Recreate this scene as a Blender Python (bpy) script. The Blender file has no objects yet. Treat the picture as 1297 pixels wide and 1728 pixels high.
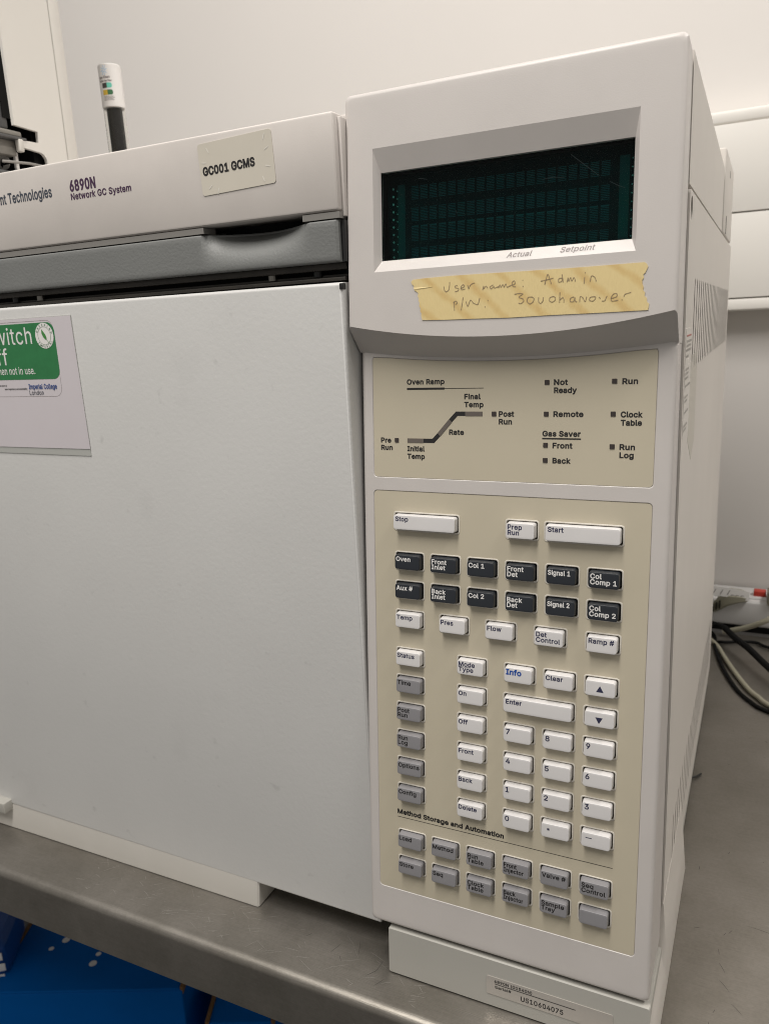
import bpy, bmesh, math, random, os
from mathutils import Vector, Matrix
from mathutils.geometry import tessellate_polygon, delaunay_2d_cdt
import numpy as np
R = random.Random(7)
sc = bpy.context.scene
COL = sc.collection
PI = math.pi

# ------------------------------------------------------------------ camera
cd = bpy.data.cameras.new('camera')
cam = bpy.data.objects.new('camera', cd)
COL.objects.link(cam)
cd.sensor_fit = 'VERTICAL'
cd.sensor_height = 24.0
cd.lens = 1321.3116870163021 / 1728 * 24.0
cd.clip_start, cd.clip_end = 0.01, 60
CAM = Vector((0.20500152, -0.36498684, 0.39620137))
RC = ((0.9016345047, 0.4296177302, -0.0498379951),
      (0.0562363608, -0.2307099347, -0.9713961076),
      (-0.4288271116, 0.8730415408, -0.2321761754))
m3 = Matrix(((RC[0][0], -RC[1][0], -RC[2][0]),
             (RC[0][1], -RC[1][1], -RC[2][1]),
             (RC[0][2], -RC[1][2], -RC[2][2])))
cam.matrix_world = Matrix.Translation(CAM) @ m3.to_4x4()
cd.dof.use_dof = True
cd.dof.focus_distance = 0.43
cd.dof.aperture_fstop = 12
sc.camera = cam

# ------------------------------------------------------------------ light
world = bpy.data.worlds.new('World')
sc.world = world
world.use_nodes = True
bg = world.node_tree.nodes['Background']
bg.inputs[0].default_value = (1.0, 0.955, 0.90, 1)
bg.inputs[1].default_value = 1.0
_n = world.node_tree.nodes
_tc = _n.new('ShaderNodeTexCoord'); _sx = _n.new('ShaderNodeSeparateXYZ'); _rp = _n.new('ShaderNodeValToRGB')
world.node_tree.links.new(_tc.outputs['Generated'], _sx.inputs[0])
_mr = _n.new('ShaderNodeMapRange')
_mr.inputs['From Min'].default_value = -1
world.node_tree.links.new(_sx.outputs['Z'], _mr.inputs['Value'])
world.node_tree.links.new(_mr.outputs['Result'], _rp.inputs['Fac'])
_rp.color_ramp.elements[0].position, _rp.color_ramp.elements[0].color = .35, (.275, .262, .243, 1)
_rp.color_ramp.elements[1].position, _rp.color_ramp.elements[1].color = .85, (.325, .315, .30, 1)
world.node_tree.links.new(_rp.outputs['Color'], bg.inputs[0])
def tube_light(name, loc, target, sx, sy, power, col=(1, 0.955, 0.905)):
    l = bpy.data.lights.new(name, 'AREA')
    l.shape = 'RECTANGLE'
    l.size, l.size_y, l.energy, l.color = sx, sy, power, col
    o = bpy.data.objects.new(name, l)
    COL.objects.link(o)
    o.location = loc
    o.rotation_euler = (Vector(target) - Vector(loc)).to_track_quat('-Z', 'Y').to_euler()
    return o
tube_light('ceiling_light', (-0.16, -0.70, 1.80), (-0.02, -0.25, 0.3), 0.24, 1.1, 31)
tube_light('ceiling_light', (1.35, 0.15, 2.10), (0.85, 0.18, 0.0), 1.5, 0.25, 31)
sc.view_settings.view_transform = 'Standard'
sc.view_settings.look = 'None'
sc.view_settings.exposure = 0.0
sc.view_settings.gamma = 1.0
sc.cycles.pixel_filter_type = 'BLACKMAN_HARRIS'
sc.cycles.filter_width = 1.05

# ------------------------------------------------------------------ materials
def mat(name, col, rough=0.5, metal=0.0, bump=0, bscale=800, bdist=0.0001, mott=0.0, mscale=18, spec=0.5, coat=0, dirt=None, specks=False):
    m = bpy.data.materials.new(name)
    m.use_nodes = True
    nt = m.node_tree
    n = nt.nodes
    p = n['Principled BSDF']
    p.inputs['Base Color'].default_value = (*col, 1)
    p.inputs['Roughness'].default_value = rough
    p.inputs['Metallic'].default_value = metal
    p.inputs['Specular IOR Level'].default_value = spec
    p.inputs['Coat Weight'].default_value = coat
    tc = n.new('ShaderNodeTexCoord')
    if bump:
        t = n.new('ShaderNodeTexNoise')
        t.inputs['Scale'].default_value = bscale
        t.inputs['Detail'].default_value = 3
        nt.links.new(tc.outputs['Object'], t.inputs['Vector'])
        b = n.new('ShaderNodeBump')
        b.inputs['Strength'].default_value = bump
        b.inputs['Distance'].default_value = bdist
        nt.links.new(t.outputs['Fac'], b.inputs['Height'])
        nt.links.new(b.outputs['Normal'], p.inputs['Normal'])
    if mott:
        t = n.new('ShaderNodeTexNoise')
        t.inputs['Scale'].default_value = mscale
        t.inputs['Detail'].default_value = 6
        t.inputs['Roughness'].default_value = 0.6
        nt.links.new(tc.outputs['Object'], t.inputs['Vector'])
        r = n.new('ShaderNodeValToRGB')
        d = dirt or tuple(c * (1 - mott) for c in col)
        r.color_ramp.elements[0].position, r.color_ramp.elements[1].position = 0.3, 0.62
        r.color_ramp.elements[0].color = (*d, 1)
        r.color_ramp.elements[1].color = (*col, 1)
        nt.links.new(t.outputs['Fac'], r.inputs['Fac'])
        out = r.outputs['Color']
        if specks:      # sparse scuffs and specks of dirt
            for sc_, lo_, dk in ((95, .735, .88), (24, .70, .975)):
                t2 = n.new('ShaderNodeTexNoise')
                t2.inputs['Scale'].default_value = sc_
                t2.inputs['Detail'].default_value = 4
                nt.links.new(tc.outputs['Object'], t2.inputs['Vector'])
                mr = n.new('ShaderNodeMapRange')
                mr.inputs['From Min'].default_value, mr.inputs['From Max'].default_value = lo_ - .05, lo_ + .03
                mr.inputs['To Min'].default_value, mr.inputs['To Max'].default_value = 1.0, dk
                nt.links.new(t2.outputs['Fac'], mr.inputs['Value'])
                mx = n.new('ShaderNodeMix'); mx.data_type = 'RGBA'; mx.blend_type = 'MULTIPLY'
                mx.inputs[0].default_value = 1
                nt.links.new(out, mx.inputs[6]); nt.links.new(mr.outputs['Result'], mx.inputs[7])
                out = mx.outputs[2]
        nt.links.new(out, p.inputs['Base Color'])
    return m

M = {}
M['panel'] = mat('panel_plastic', (.565, .533, .508), .42, bump=.35, bscale=1500, bdist=.00012, mott=.05, mscale=25)
M['door'] = mat('door_paint', (.615, .612, .598), .45, bump=.45, bscale=420, bdist=.00020, mott=.05, mscale=7, specks=True)
M['lid'] = mat('lid_plastic', (.60, .56, .525), .45, bump=.3, bscale=1300, bdist=.0001, mott=.11, mscale=11)
M['base'] = mat('base_paint', (.40, .39, .355), .5, bump=.3, bscale=900, bdist=.0001, mott=.04)
M['skirt'] = mat('skirt_plastic', (.53, .51, .47), .45, bump=.2, bscale=1300, bdist=.0001, mott=.05)
M['side'] = mat('side_paint', (.62, .585, .54), .5, bump=.3, bscale=1000, bdist=.0001, mott=.05, mscale=9)
M['handle'] = mat('handle_paint', (.185, .19, .185), .5, bump=.6, bscale=600, bdist=.00028, mott=.06, mscale=30)
M['overlay'] = mat('overlay_film', (.525, .475, .365), .42, bump=.15, bscale=2500, bdist=.00005, mott=.03, mscale=30)
M['rim'] = mat('overlay_rim', (.60, .565, .50), .35)
M['key_white'] = mat('key_white', (.68, .665, .66), .38, bump=.2, bscale=2500, bdist=.00005, mott=.04, mscale=60)
M['key_dark'] = mat('key_dark', (.020, .024, .031), .42, bump=.25, bscale=2500, bdist=.00006, mott=.2, mscale=60)
M['key_grey'] = mat('key_grey', (.25, .245, .256), .42, bump=.25, bscale=2500, bdist=.00006, mott=.06, mscale=60)
M['ink_black'] = mat('ink_black', (.012, .011, .011), .6)
M['ink_navy'] = mat('ink_navy', (.022, .024, .065), .6)
M['ink_blue'] = mat('ink_blue', (.010, .07, .33), .6)
M['ink_white'] = mat('ink_white', (.75, .74, .72), .6)
M['ink_grey'] = mat('ink_grey', (.20, .17, .165), .6)
M['ink_purple'] = mat('ink_purple', (.050, .018, .055), .6)
M['ink_slate'] = mat('ink_slate', (.045, .055, .075), .6)
M['indicator'] = mat('indicator_lens', (.045, .036, .033), .3)
M['segment'] = mat('segment_lens', (.135, .115, .10), .3)
M['black'] = mat('black_plastic', (.012, .012, .012), .45)
M['void'] = mat('dark_interior', (.006, .006, .006), .7, spec=.1)  # near-black for hollows, their shade put into the colour
M['rail'] = mat('rail_metal', (.045, .040, .034), .45, metal=.3, mott=.3, mscale=60)
M['screw'] = mat('screw_metal', (.25, .24, .22), .35, metal=.9)
M['grey_trim'] = mat('grey_trim', (.22, .21, .195), .5)
M['wall'] = mat('wall_paint', (.70, .67, .64), .7, bump=.15, bscale=120, bdist=.0004, mott=.02, mscale=3)
M['trunk'] = mat('trunking_plastic', (.74, .715, .67), .4)
M['white'] = mat('white_plastic', (.78, .76, .74), .4, mott=.03)
M['tower'] = mat('tower_plastic', (.62, .60, .56), .42, mott=.04, mscale=8)
M['dgrey'] = mat('dark_grey_plastic', (.075, .075, .075), .3, mott=.15, mscale=30)
M['mgrey'] = mat('mid_grey_plastic', (.19, .18, .16), .4, mott=.15, mscale=40)
M['paper'] = mat('notice_paper', (.60, .56, .585), .7, mott=.02, mscale=40)
M['pouch'] = mat('clear_pouch', (.44, .445, .42), .3)
M['green'] = mat('green_print', (.025, .185, .062), .5, mott=.12, mscale=120)
M['leafgreen'] = mat('leaf_print', (.05, .23, .05), .5)
M['sticker'] = mat('sticker_paper', (.60, .56, .48), .5, mott=.05, mscale=30)
M['cut'] = mat('sticker_cut', (.70, .67, .60), .5)
M['blue'] = mat('blue_carton', (.0004, .105, .40), .5, spec=.06, bump=.1, bscale=300, bdist=.0001, mott=.08, mscale=12)
M['bag'] = mat('blue_wrapper', (.012, .075, .30), .35)
M['kraft'] = mat('brown_board', (.18, .095, .035), .8, mott=.3, mscale=60)
M['floor'] = mat('floor_vinyl', (.10, .10, .10), .6, mott=.2)
M['plate'] = mat('rating_foil', (.52, .49, .45), .32, metal=.35, mott=.06, mscale=40)
M['cable_black'] = mat('black_rubber', (.006, .006, .006), .6, spec=.12)
M['cable_beige'] = mat('beige_rubber', (.33, .31, .235), .5)
M['plug'] = mat('beige_plug', (.30, .285, .215), .5)
M['red'] = mat('red_rocker', (.55, .05, .03), .35)
M['strip'] = mat('strip_plastic', (.66, .65, .64), .45)
M['teal'] = mat('teal_print', (.16, .58, .46), .5)
M['yellow'] = mat('yellow_print', (.62, .42, .05), .5)
M['dkgreen'] = mat('dark_green_print', (.05, .16, .07), .5)
M['dkbrown'] = mat('dark_print', (.06, .055, .05), .5)
M['skyblue'] = mat('blue_print', (.25, .50, .78), .5)
M['residue'] = mat('adhesive_residue', (.475, .45, .385), .35)
M['college'] = mat('college_blue', (.03, .07, .24), .5)
M['haze_mark'] = mat('glass_mark', (.010, .025, .025), .6)
M['faint'] = mat('faded_print', (.40, .38, .35), .5)
M['redink'] = mat('red_print', (.40, .12, .10), .5)
M['labelwhite'] = mat('label_paper', (.62, .59, .545), .5)
M['vfd'] = mat('display_substrate', (.0018, .0070, .0080), .5, spec=0)
M['cell'] = mat('display_cell', (.004, .036, .040), .5, spec=0)
M['celldim'] = mat('display_strip', (.002, .026, .026), .5, spec=0)
M['pin'] = mat('display_pin', (.01, .15, .12), .35)

# tinted display window
m = bpy.data.materials.new('display_glass')
m.use_nodes = True
nt = m.node_tree
p = nt.nodes['Principled BSDF']
p.inputs['Base Color'].default_value = (.80, .95, .92, 1)
p.inputs['Roughness'].default_value = .03
p.inputs['IOR'].default_value = 1.16
p.inputs['Transmission Weight'].default_value = 1.0
M['glass'] = m
m = bpy.data.materials.new('tube_acrylic')
m.use_nodes = True
p = m.node_tree.nodes['Principled BSDF']
p.inputs['Base Color'].default_value = (.97, .97, .95, 1)
p.inputs['Roughness'].default_value = .04
p.inputs['IOR'].default_value = 1.3
p.inputs['Transmission Weight'].default_value = 1.0
M['acrylic'] = m
M['granules'] = mat('black_granules', (.022, .019, .017), .6, bump=1, bscale=1500, bdist=.0006, mott=.6, mscale=900, dirt=(.005, .004, .004))

def steel():
    m = bpy.data.materials.new('brushed_steel')
    m.use_nodes = True
    nt = m.node_tree; n = nt.nodes; L = nt.links
    p = n['Principled BSDF']
    p.inputs['Metallic'].default_value = .85
    tc = n.new('ShaderNodeTexCoord')
    def noise(scale, vec_scale, det=5, rough=.6):
        mp = n.new('ShaderNodeMapping')
        mp.inputs['Scale'].default_value = vec_scale
        L.new(tc.outputs['Object'], mp.inputs['Vector'])
        t = n.new('ShaderNodeTexNoise')
        t.inputs['Scale'].default_value = scale
        t.inputs['Detail'].default_value = det
        t.inputs['Roughness'].default_value = rough
        L.new(mp.outputs['Vector'], t.inputs['Vector'])
        return t.outputs['Fac']
    def ramp(f, a, b, pa, pb):
        r = n.new('ShaderNodeValToRGB')
        r.color_ramp.elements[0].position, r.color_ramp.elements[1].position = pa, pb
        r.color_ramp.elements[0].color, r.color_ramp.elements[1].color = (*a, 1), (*b, 1)
        L.new(f, r.inputs['Fac'])
        return r.outputs['Color']
    grain = noise(60, (1, 30, 30))
    blot = noise(16, (1, 1, 1), 7, .65)
    fine = noise(420, (1, 1, 1), 4)
    base = ramp(blot, (.245, .228, .198), (.32, .298, .268), .30, .70)
    mx = n.new('ShaderNodeMix'); mx.data_type = 'RGBA'; mx.blend_type = 'MULTIPLY'
    mx.inputs[0].default_value = .25
    L.new(base, mx.inputs[6])
    L.new(ramp(fine, (.72, .72, .72), (1, 1, 1), .38, .6), mx.inputs[7])
    mx2 = n.new('ShaderNodeMix'); mx2.data_type = 'RGBA'; mx2.blend_type = 'MULTIPLY'
    mx2.inputs[0].default_value = .5
    L.new(mx.outputs[2], mx2.inputs[6])
    L.new(ramp(noise(45, (1, 40, 40), 6, .7), (.78, .78, .78), (1, 1, 1), .35, .62), mx2.inputs[7])
    L.new(mx2.outputs[2], p.inputs['Base Color'])
    rr = n.new('ShaderNodeMapRange')
    L.new(blot, rr.inputs['Value'])
    rr.inputs['From Min'].default_value, rr.inputs['From Max'].default_value = .3, .7
    rr.inputs['To Min'].default_value, rr.inputs['To Max'].default_value = .36, .48
    L.new(rr.outputs['Result'], p.inputs['Roughness'])
    b = n.new('ShaderNodeBump')
    b.inputs['Strength'].default_value = .6
    b.inputs['Distance'].default_value = .00015
    L.new(grain, b.inputs['Height'])
    b2 = n.new('ShaderNodeBump')
    b2.inputs['Strength'].default_value = .12
    b2.inputs['Distance'].default_value = .00015
    L.new(fine, b2.inputs['Height'])
    L.new(b.outputs['Normal'], b2.inputs['Normal'])
    L.new(b2.outputs['Normal'], p.inputs['Normal'])
    return m
M['steel'] = steel()
M['scratch_light'] = mat('light_scratch', (.52, .50, .46), .35, metal=.6)
M['scratch_dark'] = mat('dark_mark', (.07, .065, .055), .6)

def tape_mat():
    m = bpy.data.materials.new('masking_tape')
    m.use_nodes = True
    nt = m.node_tree; n = nt.nodes; L = nt.links
    p = n['Principled BSDF']
    p.inputs['Roughness'].default_value = .55
    tc = n.new('ShaderNodeTexCoord')
    def noise(scale, det=5, rough=.6):
        t = n.new('ShaderNodeTexNoise')
        t.inputs['Scale'].default_value = scale
        t.inputs['Detail'].default_value = det
        t.inputs['Roughness'].default_value = rough
        L.new(tc.outputs['Object'], t.inputs['Vector'])
        return t.outputs['Fac']
    def math_(op, a, b):
        k = n.new('ShaderNodeMath'); k.operation = op
        for i, v in enumerate((a, b)):
            if isinstance(v, (int, float)): k.inputs[i].default_value = v
            else: L.new(v, k.inputs[i])
        return k.outputs[0]
    sp = n.new('ShaderNodeSeparateXYZ')
    L.new(tc.outputs['Object'], sp.inputs[0])
    # slanting tide marks about 19 mm apart
    ph = math_('ADD', math_('MULTIPLY', sp.outputs['X'], 2 * PI / .0190), math_('MULTIPLY', sp.outputs['Z'], 2 * PI / .0165))
    ph = math_('ADD', ph, math_('MULTIPLY', noise(45, 3), 3.6))
    bandv = math_('POWER', math_('ADD', math_('MULTIPLY', math_('SINE', ph, 0), .5), .5), 3.6)
    st2 = math_('MULTIPLY', bandv, math_('MULTIPLY', noise(110, 5, .7), 1.35))
    r = n.new('ShaderNodeValToRGB')
    e = r.color_ramp.elements
    e[0].position, e[0].color = .10, (.69, .55, .27, 1)
    e[1].position, e[1].color = .95, (.59, .41, .165, 1)
    x = e.new(.5); x.color = (.64, .48, .21, 1)
    L.new(st2, r.inputs['Fac'])
    L.new(r.outputs['Color'], p.inputs['Base Color'])
    mp2 = n.new('ShaderNodeMapping')
    mp2.inputs['Scale'].default_value = (9, 1, 1)
    L.new(tc.outputs['Object'], mp2.inputs['Vector'])
    t2 = n.new('ShaderNodeTexNoise')
    t2.inputs['Scale'].default_value = 160
    t2.inputs['Detail'].default_value = 4
    L.new(mp2.outputs['Vector'], t2.inputs['Vector'])
    b = n.new('ShaderNodeBump')
    b.inputs['Strength'].default_value = .7
    b.inputs['Distance'].default_value = .0003
    L.new(t2.outputs['Fac'], b.inputs['Height'])
    L.new(b.outputs['Normal'], p.inputs['Normal'])
    return m
M['tape'] = tape_mat()
M['pencil'] = mat('pencil_line', (.27, .20, .115), .6)

# ------------------------------------------------------------------ helpers
def finish(name, bm, m, parent=None, smooth=True, crease=20.5, loc=(0, 0, 0), rot=(0, 0, 0)):
    me = bpy.data.meshes.new(name)
    bm.normal_update()
    bm.to_mesh(me)
    bm.free()
    if smooth:
        for f in me.polygons: f.use_smooth = True
        me.set_sharp_from_angle(angle=math.radians(crease))
    if m is not None:
        me.materials.append(M[m])
    return place(name, me, parent, loc, rot)
def place(name, me, parent=None, loc=(0, 0, 0), rot=(0, 0, 0)):
    o = bpy.data.objects.new(name, me)
    COL.objects.link(o)
    o.parent = parent
    o.location, o.rotation_euler = loc, rot
    return o
def thing(name, label, cat, loc=(0, 0, 0), rot=(0, 0, 0), group=None):
    o = bpy.data.objects.new(name, None)
    o.empty_display_size = .05
    COL.objects.link(o)
    o.location, o.rotation_euler = loc, rot
    o['label'], o['category'] = label, cat
    if group: o['group'] = group
    return o
def tag(o, label, cat, group=None):
    o['label'], o['category'] = label, cat
    if group: o['group'] = group
    return o
def struct(o):
    o['kind'] = 'structure'
    return o

def box(bm, x0, x1, y0, y1, z0, z1, bev=0, seg=3):
    r = bmesh.ops.create_cube(bm, size=1)
    vs = r['verts']
    for v in vs:
        v.co = Vector(((x0 + x1) / 2 + v.co.x * (x1 - x0), (y0 + y1) / 2 + v.co.y * (y1 - y0), (z0 + z1) / 2 + v.co.z * (z1 - z0)))
    if bev:
        es = list({e for v in vs for e in v.link_edges})
        bmesh.ops.bevel(bm, geom=es, offset=bev, segments=seg, profile=.5, affect='EDGES')
    return bm
def B(*a, **k):
    return box(bmesh.new(), *a, **k)

def cyl(bm, c, axis, r0, r1, h, n=24, cap=True):
    q = Vector(axis).normalized().to_track_quat('Z', 'Y')
    a, b = [], []
    for i in range(n):
        t = 2 * PI * i / n
        d = Vector((math.cos(t), math.sin(t), 0))
        a.append(bm.verts.new(Vector(c) + q @ (d * r0)))
        b.append(bm.verts.new(Vector(c) + q @ (d * r1 + Vector((0, 0, h)))))
    for i in range(n):
        bm.faces.new((a[i], a[(i + 1) % n], b[(i + 1) % n], b[i]))
    if cap:
        bm.faces.new(a[::-1]); bm.faces.new(b)
    return bm

def lathe(prof, n=32):
    bm = bmesh.new()
    rings = []
    for r, z in prof:
        rings.append([bm.verts.new((r * math.cos(2 * PI * i / n), r * math.sin(2 * PI * i / n), z)) for i in range(n)])
    for a, b in zip(rings, rings[1:]):
        for i in range(n):
            bm.faces.new((a[i], a[(i + 1) % n], b[(i + 1) % n], b[i]))
    bm.faces.new(rings[0][::-1]); bm.faces.new(rings[-1])
    return bm

def spline(pts, k=8):
    P = [Vector(p) for p in pts]
    P = [P[0] * 2 - P[1]] + P + [P[-1] * 2 - P[-2]]
    out = []
    for i in range(1, len(P) - 2):
        a, b, c, d = P[i - 1:i + 3]
        for j in range(k):
            t = j / k
            out.append(.5 * ((2 * b) + (c - a) * t + (2 * a - 5 * b + 4 * c - d) * t * t + (3 * b - a - 3 * c + d) * t ** 3))
    out.append(P[-2])
    return out
def tube(bm, pts, r, n=10):
    prev = None
    up = Vector((0, 0, 1))
    first = None
    for i, p in enumerate(pts):
        d = (pts[min(i + 1, len(pts) - 1)] - pts[max(i - 1, 0)]).normalized()
        u = up - d * up.dot(d)
        if u.length < 1e-4: u = Vector((1, 0, 0)) - d * d.x
        u.normalize(); up = u
        w = d.cross(u)
        ring = [bm.verts.new(p + (u * math.cos(2 * PI * k / n) + w * math.sin(2 * PI * k / n)) * r) for k in range(n)]
        if prev:
            for k in range(n):
                bm.faces.new((prev[k], prev[(k + 1) % n], ring[(k + 1) % n], ring[k]))
        else: first = ring
        prev = ring
    bm.faces.new(first[::-1]); bm.faces.new(prev)
    return bm

def rr(cx, cz, w, h, r, n=5):
    """rounded rectangle loop (x, z), counter-clockwise"""
    r = max(min(r, w / 2 - 1e-6, h / 2 - 1e-6), 1e-6)
    out = []
    for sx, sz, a0 in ((1, 1, 0), (-1, 1, 90), (-1, -1, 180), (1, -1, 270)):
        for i in range(n + 1):
            a = math.radians(a0 + 90 * i / n)
            out.append((cx + sx * (w / 2 - r) + r * math.cos(a), cz + sz * (h / 2 - r) + r * math.sin(a)))
    return out
def fill(bm, loops, y):
    """face in the plane y, first loop outer, the others holes; front faces -y"""
    polys = [[Vector((p[0], p[1], 0)) for p in l] for l in loops]
    vs = [bm.verts.new((p[0], y, p[1])) for l in loops for p in l]
    for t in tessellate_polygon(polys):
        a, b, c = (vs[i] for i in t)
        n = (b.co - a.co).cross(c.co - a.co)
        if n.length < 1e-14: continue
        try: bm.faces.new((a, b, c) if n.y < 0 else (a, c, b))
        except ValueError: pass
    i, out = 0, []
    for l in loops:
        out.append(vs[i:i + len(l)]); i += len(l)
    return out
def band(bm, va, vb, flip=False):
    n = len(va)
    for i in range(n):
        q = (va[i], va[(i + 1) % n], vb[(i + 1) % n], vb[i])
        try: bm.faces.new(q[::-1] if flip else q)
        except ValueError: pass
def ring(bm, loop, y):
    return [bm.verts.new((p[0], y, p[1])) for p in loop]
def slab(loop, y0, y1, bm=None):
    bm = bm or bmesh.new()
    f = fill(bm, [loop], y0)[0]
    b = ring(bm, loop, y1)
    band(bm, f, b, True)
    bm.faces.new(b)
    bmesh.ops.recalc_face_normals(bm, faces=bm.faces[:])
    return bm

# --- lettering: glyph outlines from the bundled interface face, grown to weight
try:
    FONT = bpy.data.fonts.load(os.path.join(bpy.utils.system_resource('DATAFILES', path='fonts'), 'Inter.woff2'))
except Exception:
    FONT = None
def _area(P):
    return .5 * sum(p[0] * q[1] - q[0] * p[1] for p, q in zip(P, P[1:] + P[:1]))
def _inside(pt, P):
    x, y = pt; c = False
    for (x0, y0), (x1, y1) in zip(P, P[1:] + P[:1]):
        if (y0 > y) != (y1 > y) and x < (x1 - x0) * (y - y0) / (y1 - y0) + x0: c = not c
    return c
def contours(body, shear=0.0):
    """outline polygons of a line of text, one em high"""
    c = bpy.data.curves.new('lettering', 'FONT')
    if FONT: c.font = FONT
    c.body = body
    c.shear = shear
    c.space_character = 1.05
    o = bpy.data.objects.new('lettering', c)
    COL.objects.link(o)
    dg = bpy.context.evaluated_depsgraph_get()
    cu = o.evaluated_get(dg).to_curve(dg)
    out = []
    for sp in cu.splines:
        bp = list(sp.bezier_points)
        P = []
        for i, k in enumerate(bp):
            q = bp[(i + 1) % len(bp)]
            p0, p1, p2, p3 = k.co, k.handle_right, q.handle_left, q.co
            ln = (p3 - p0)
            flat = ln.length < 1e-9 or (abs((p1 - p0).cross(ln).z) < 1e-4 * ln.length and abs((p2 - p0).cross(ln).z) < 1e-4 * ln.length)
            for j in range(1 if flat else 4):
                t = j / 4
                v = p0 * (1 - t) ** 3 + p1 * 3 * t * (1 - t) ** 2 + p2 * 3 * t * t * (1 - t) + p3 * t ** 3
                if not P or (abs(v.x - P[-1][0]) + abs(v.y - P[-1][1])) > 2e-4: P.append((v.x, v.y))
        if len(P) > 2 and abs(P[0][0] - P[-1][0]) + abs(P[0][1] - P[-1][1]) < 2e-4: P.pop()
        if len(P) > 2: out.append(P)
    o.to_curve_clear() if hasattr(o, 'to_curve_clear') else None
    bpy.data.objects.remove(o); bpy.data.curves.remove(c)
    return out
_H = contours('H')
CAPH = max(p[1] for P in _H for p in P)
OUTER = 1 if _area(max(_H, key=lambda P: abs(_area(P)))) > 0 else -1
def _grow(P, d, sgn):
    """move a closed outline outward by d (holes shrink)"""
    n = len(P); out = []
    for i in range(n):
        a, b, c = P[i - 1], P[i], P[(i + 1) % n]
        u = Vector((b[0] - a[0], b[1] - a[1])).normalized(); v = Vector((c[0] - b[0], c[1] - b[1])).normalized()
        n1, n2 = Vector((u.y, -u.x)) * sgn, Vector((v.y, -v.x)) * sgn
        m = n1 + n2
        if m.length < .25: m = n1
        k = 1 / max(m.normalized().dot(n1), .5)
        m = m.normalized() * d * k
        out.append((b[0] + m.x, b[1] + m.y))
    return out
def glyphs(bm, body, x, z, cap, y=0, width=None, right=None, stretch=1.0, bold=0.0, shear=0.0, rot=0.0, center=False):
    """flat lettering in the plane y; x = left edge, z = baseline, cap = capital height"""
    C = contours(body, shear)
    if not C: return 0
    x0, x1 = min(p[0] for P in C for p in P), max(p[0] for P in C for p in P)
    s = cap / CAPH
    sx = (width - 2 * bold) / (x1 - x0) if width else s * stretch
    W = (x1 - x0) * sx + 2 * bold
    if center: x -= W / 2
    if right is not None: x = right - W
    ca, sa = math.cos(rot), math.sin(rot)
    polys = []
    for P in C:
        Q = [((p[0] - x0) * sx + bold, p[1] * s) for p in P]
        sgn = OUTER
        if bold: Q = _grow(Q, bold, sgn)
        polys.append((Q, _area(P) * OUTER > 0))
    pts, eds = [], []
    for Q, _ in polys:
        k0 = len(pts)
        pts += [Vector(p) for p in Q]
        eds += [(k0 + i, k0 + (i + 1) % len(Q)) for i in range(len(Q))]
    A = np.array([pts[i][:] for i, j in eds]); Bq = np.array([pts[j][:] for i, j in eds])
    ov, oe, of, *_ = delaunay_2d_cdt(pts, eds, [], 0, cap * 1e-5)
    ov = np.array([v[:] for v in ov])
    tri = np.array([f for f in of if len(f) == 3])
    cen = ov[tri].mean(1)
    up = (A[None, :, 1] <= cen[:, None, 1]) & (Bq[None, :, 1] > cen[:, None, 1])
    dn = (A[None, :, 1] > cen[:, None, 1]) & (Bq[None, :, 1] <= cen[:, None, 1])
    cr = (Bq[:, 0] - A[:, 0])[None] * (cen[:, None, 1] - A[None, :, 1]) - (cen[:, None, 0] - A[None, :, 0]) * (Bq[:, 1] - A[:, 1])[None]
    wn = (up & (cr > 0)).sum(1) - (dn & (cr < 0)).sum(1)
    vm = {}
    for t in tri[wn != 0]:
        q = []
        for i in t:
            if i not in vm:
                p_, r_ = ov[i]
                vm[i] = bm.verts.new((x + p_ * ca - r_ * sa, y, z + p_ * sa + r_ * ca))
            q.append(vm[i])
        e1, e2 = q[1].co - q[0].co, q[2].co - q[0].co
        if e1.z * e2.x - e1.x * e2.z > 0: q = q[::-1]
        try: bm.faces.new(q)
        except ValueError: pass
    return W
def quad(bm, x0, x1, z0, z1, y):
    bm.faces.new([bm.verts.new(p) for p in ((x0, y, z0), (x1, y, z0), (x1, y, z1), (x0, y, z1))])
def stroke(bm, pts, w, y):
    """flat pen stroke through (x, z) points"""
    P = [Vector((p[0], 0, p[1])) for p in pts]
    L_, R_ = [], []
    for i, p in enumerate(P):
        d = P[min(i + 1, len(P) - 1)] - P[max(i - 1, 0)]
        d = d.normalized() if d.length > 1e-9 else Vector((1, 0, 0))
        n = Vector((-d.z, 0, d.x)) * (w / 2) * (1 + .25 * math.sin(i * 1.7))
        L_.append(bm.verts.new((p.x + n.x, y, p.z + n.z))); R_.append(bm.verts.new((p.x - n.x, y, p.z - n.z)))
    for i in range(len(P) - 1):
        bm.faces.new((R_[i], R_[i + 1], L_[i + 1], L_[i]))
mm = .001

# ================================================================== the setting
FLOOR = -.90
o = struct(finish('floor', B(-3.5, 3, -2.5, .70, FLOOR - .05, FLOOR), 'floor'))
o = struct(finish('wall', B(-3.5, 3, .70, .80, FLOOR, 2.6), 'wall'))

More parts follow.
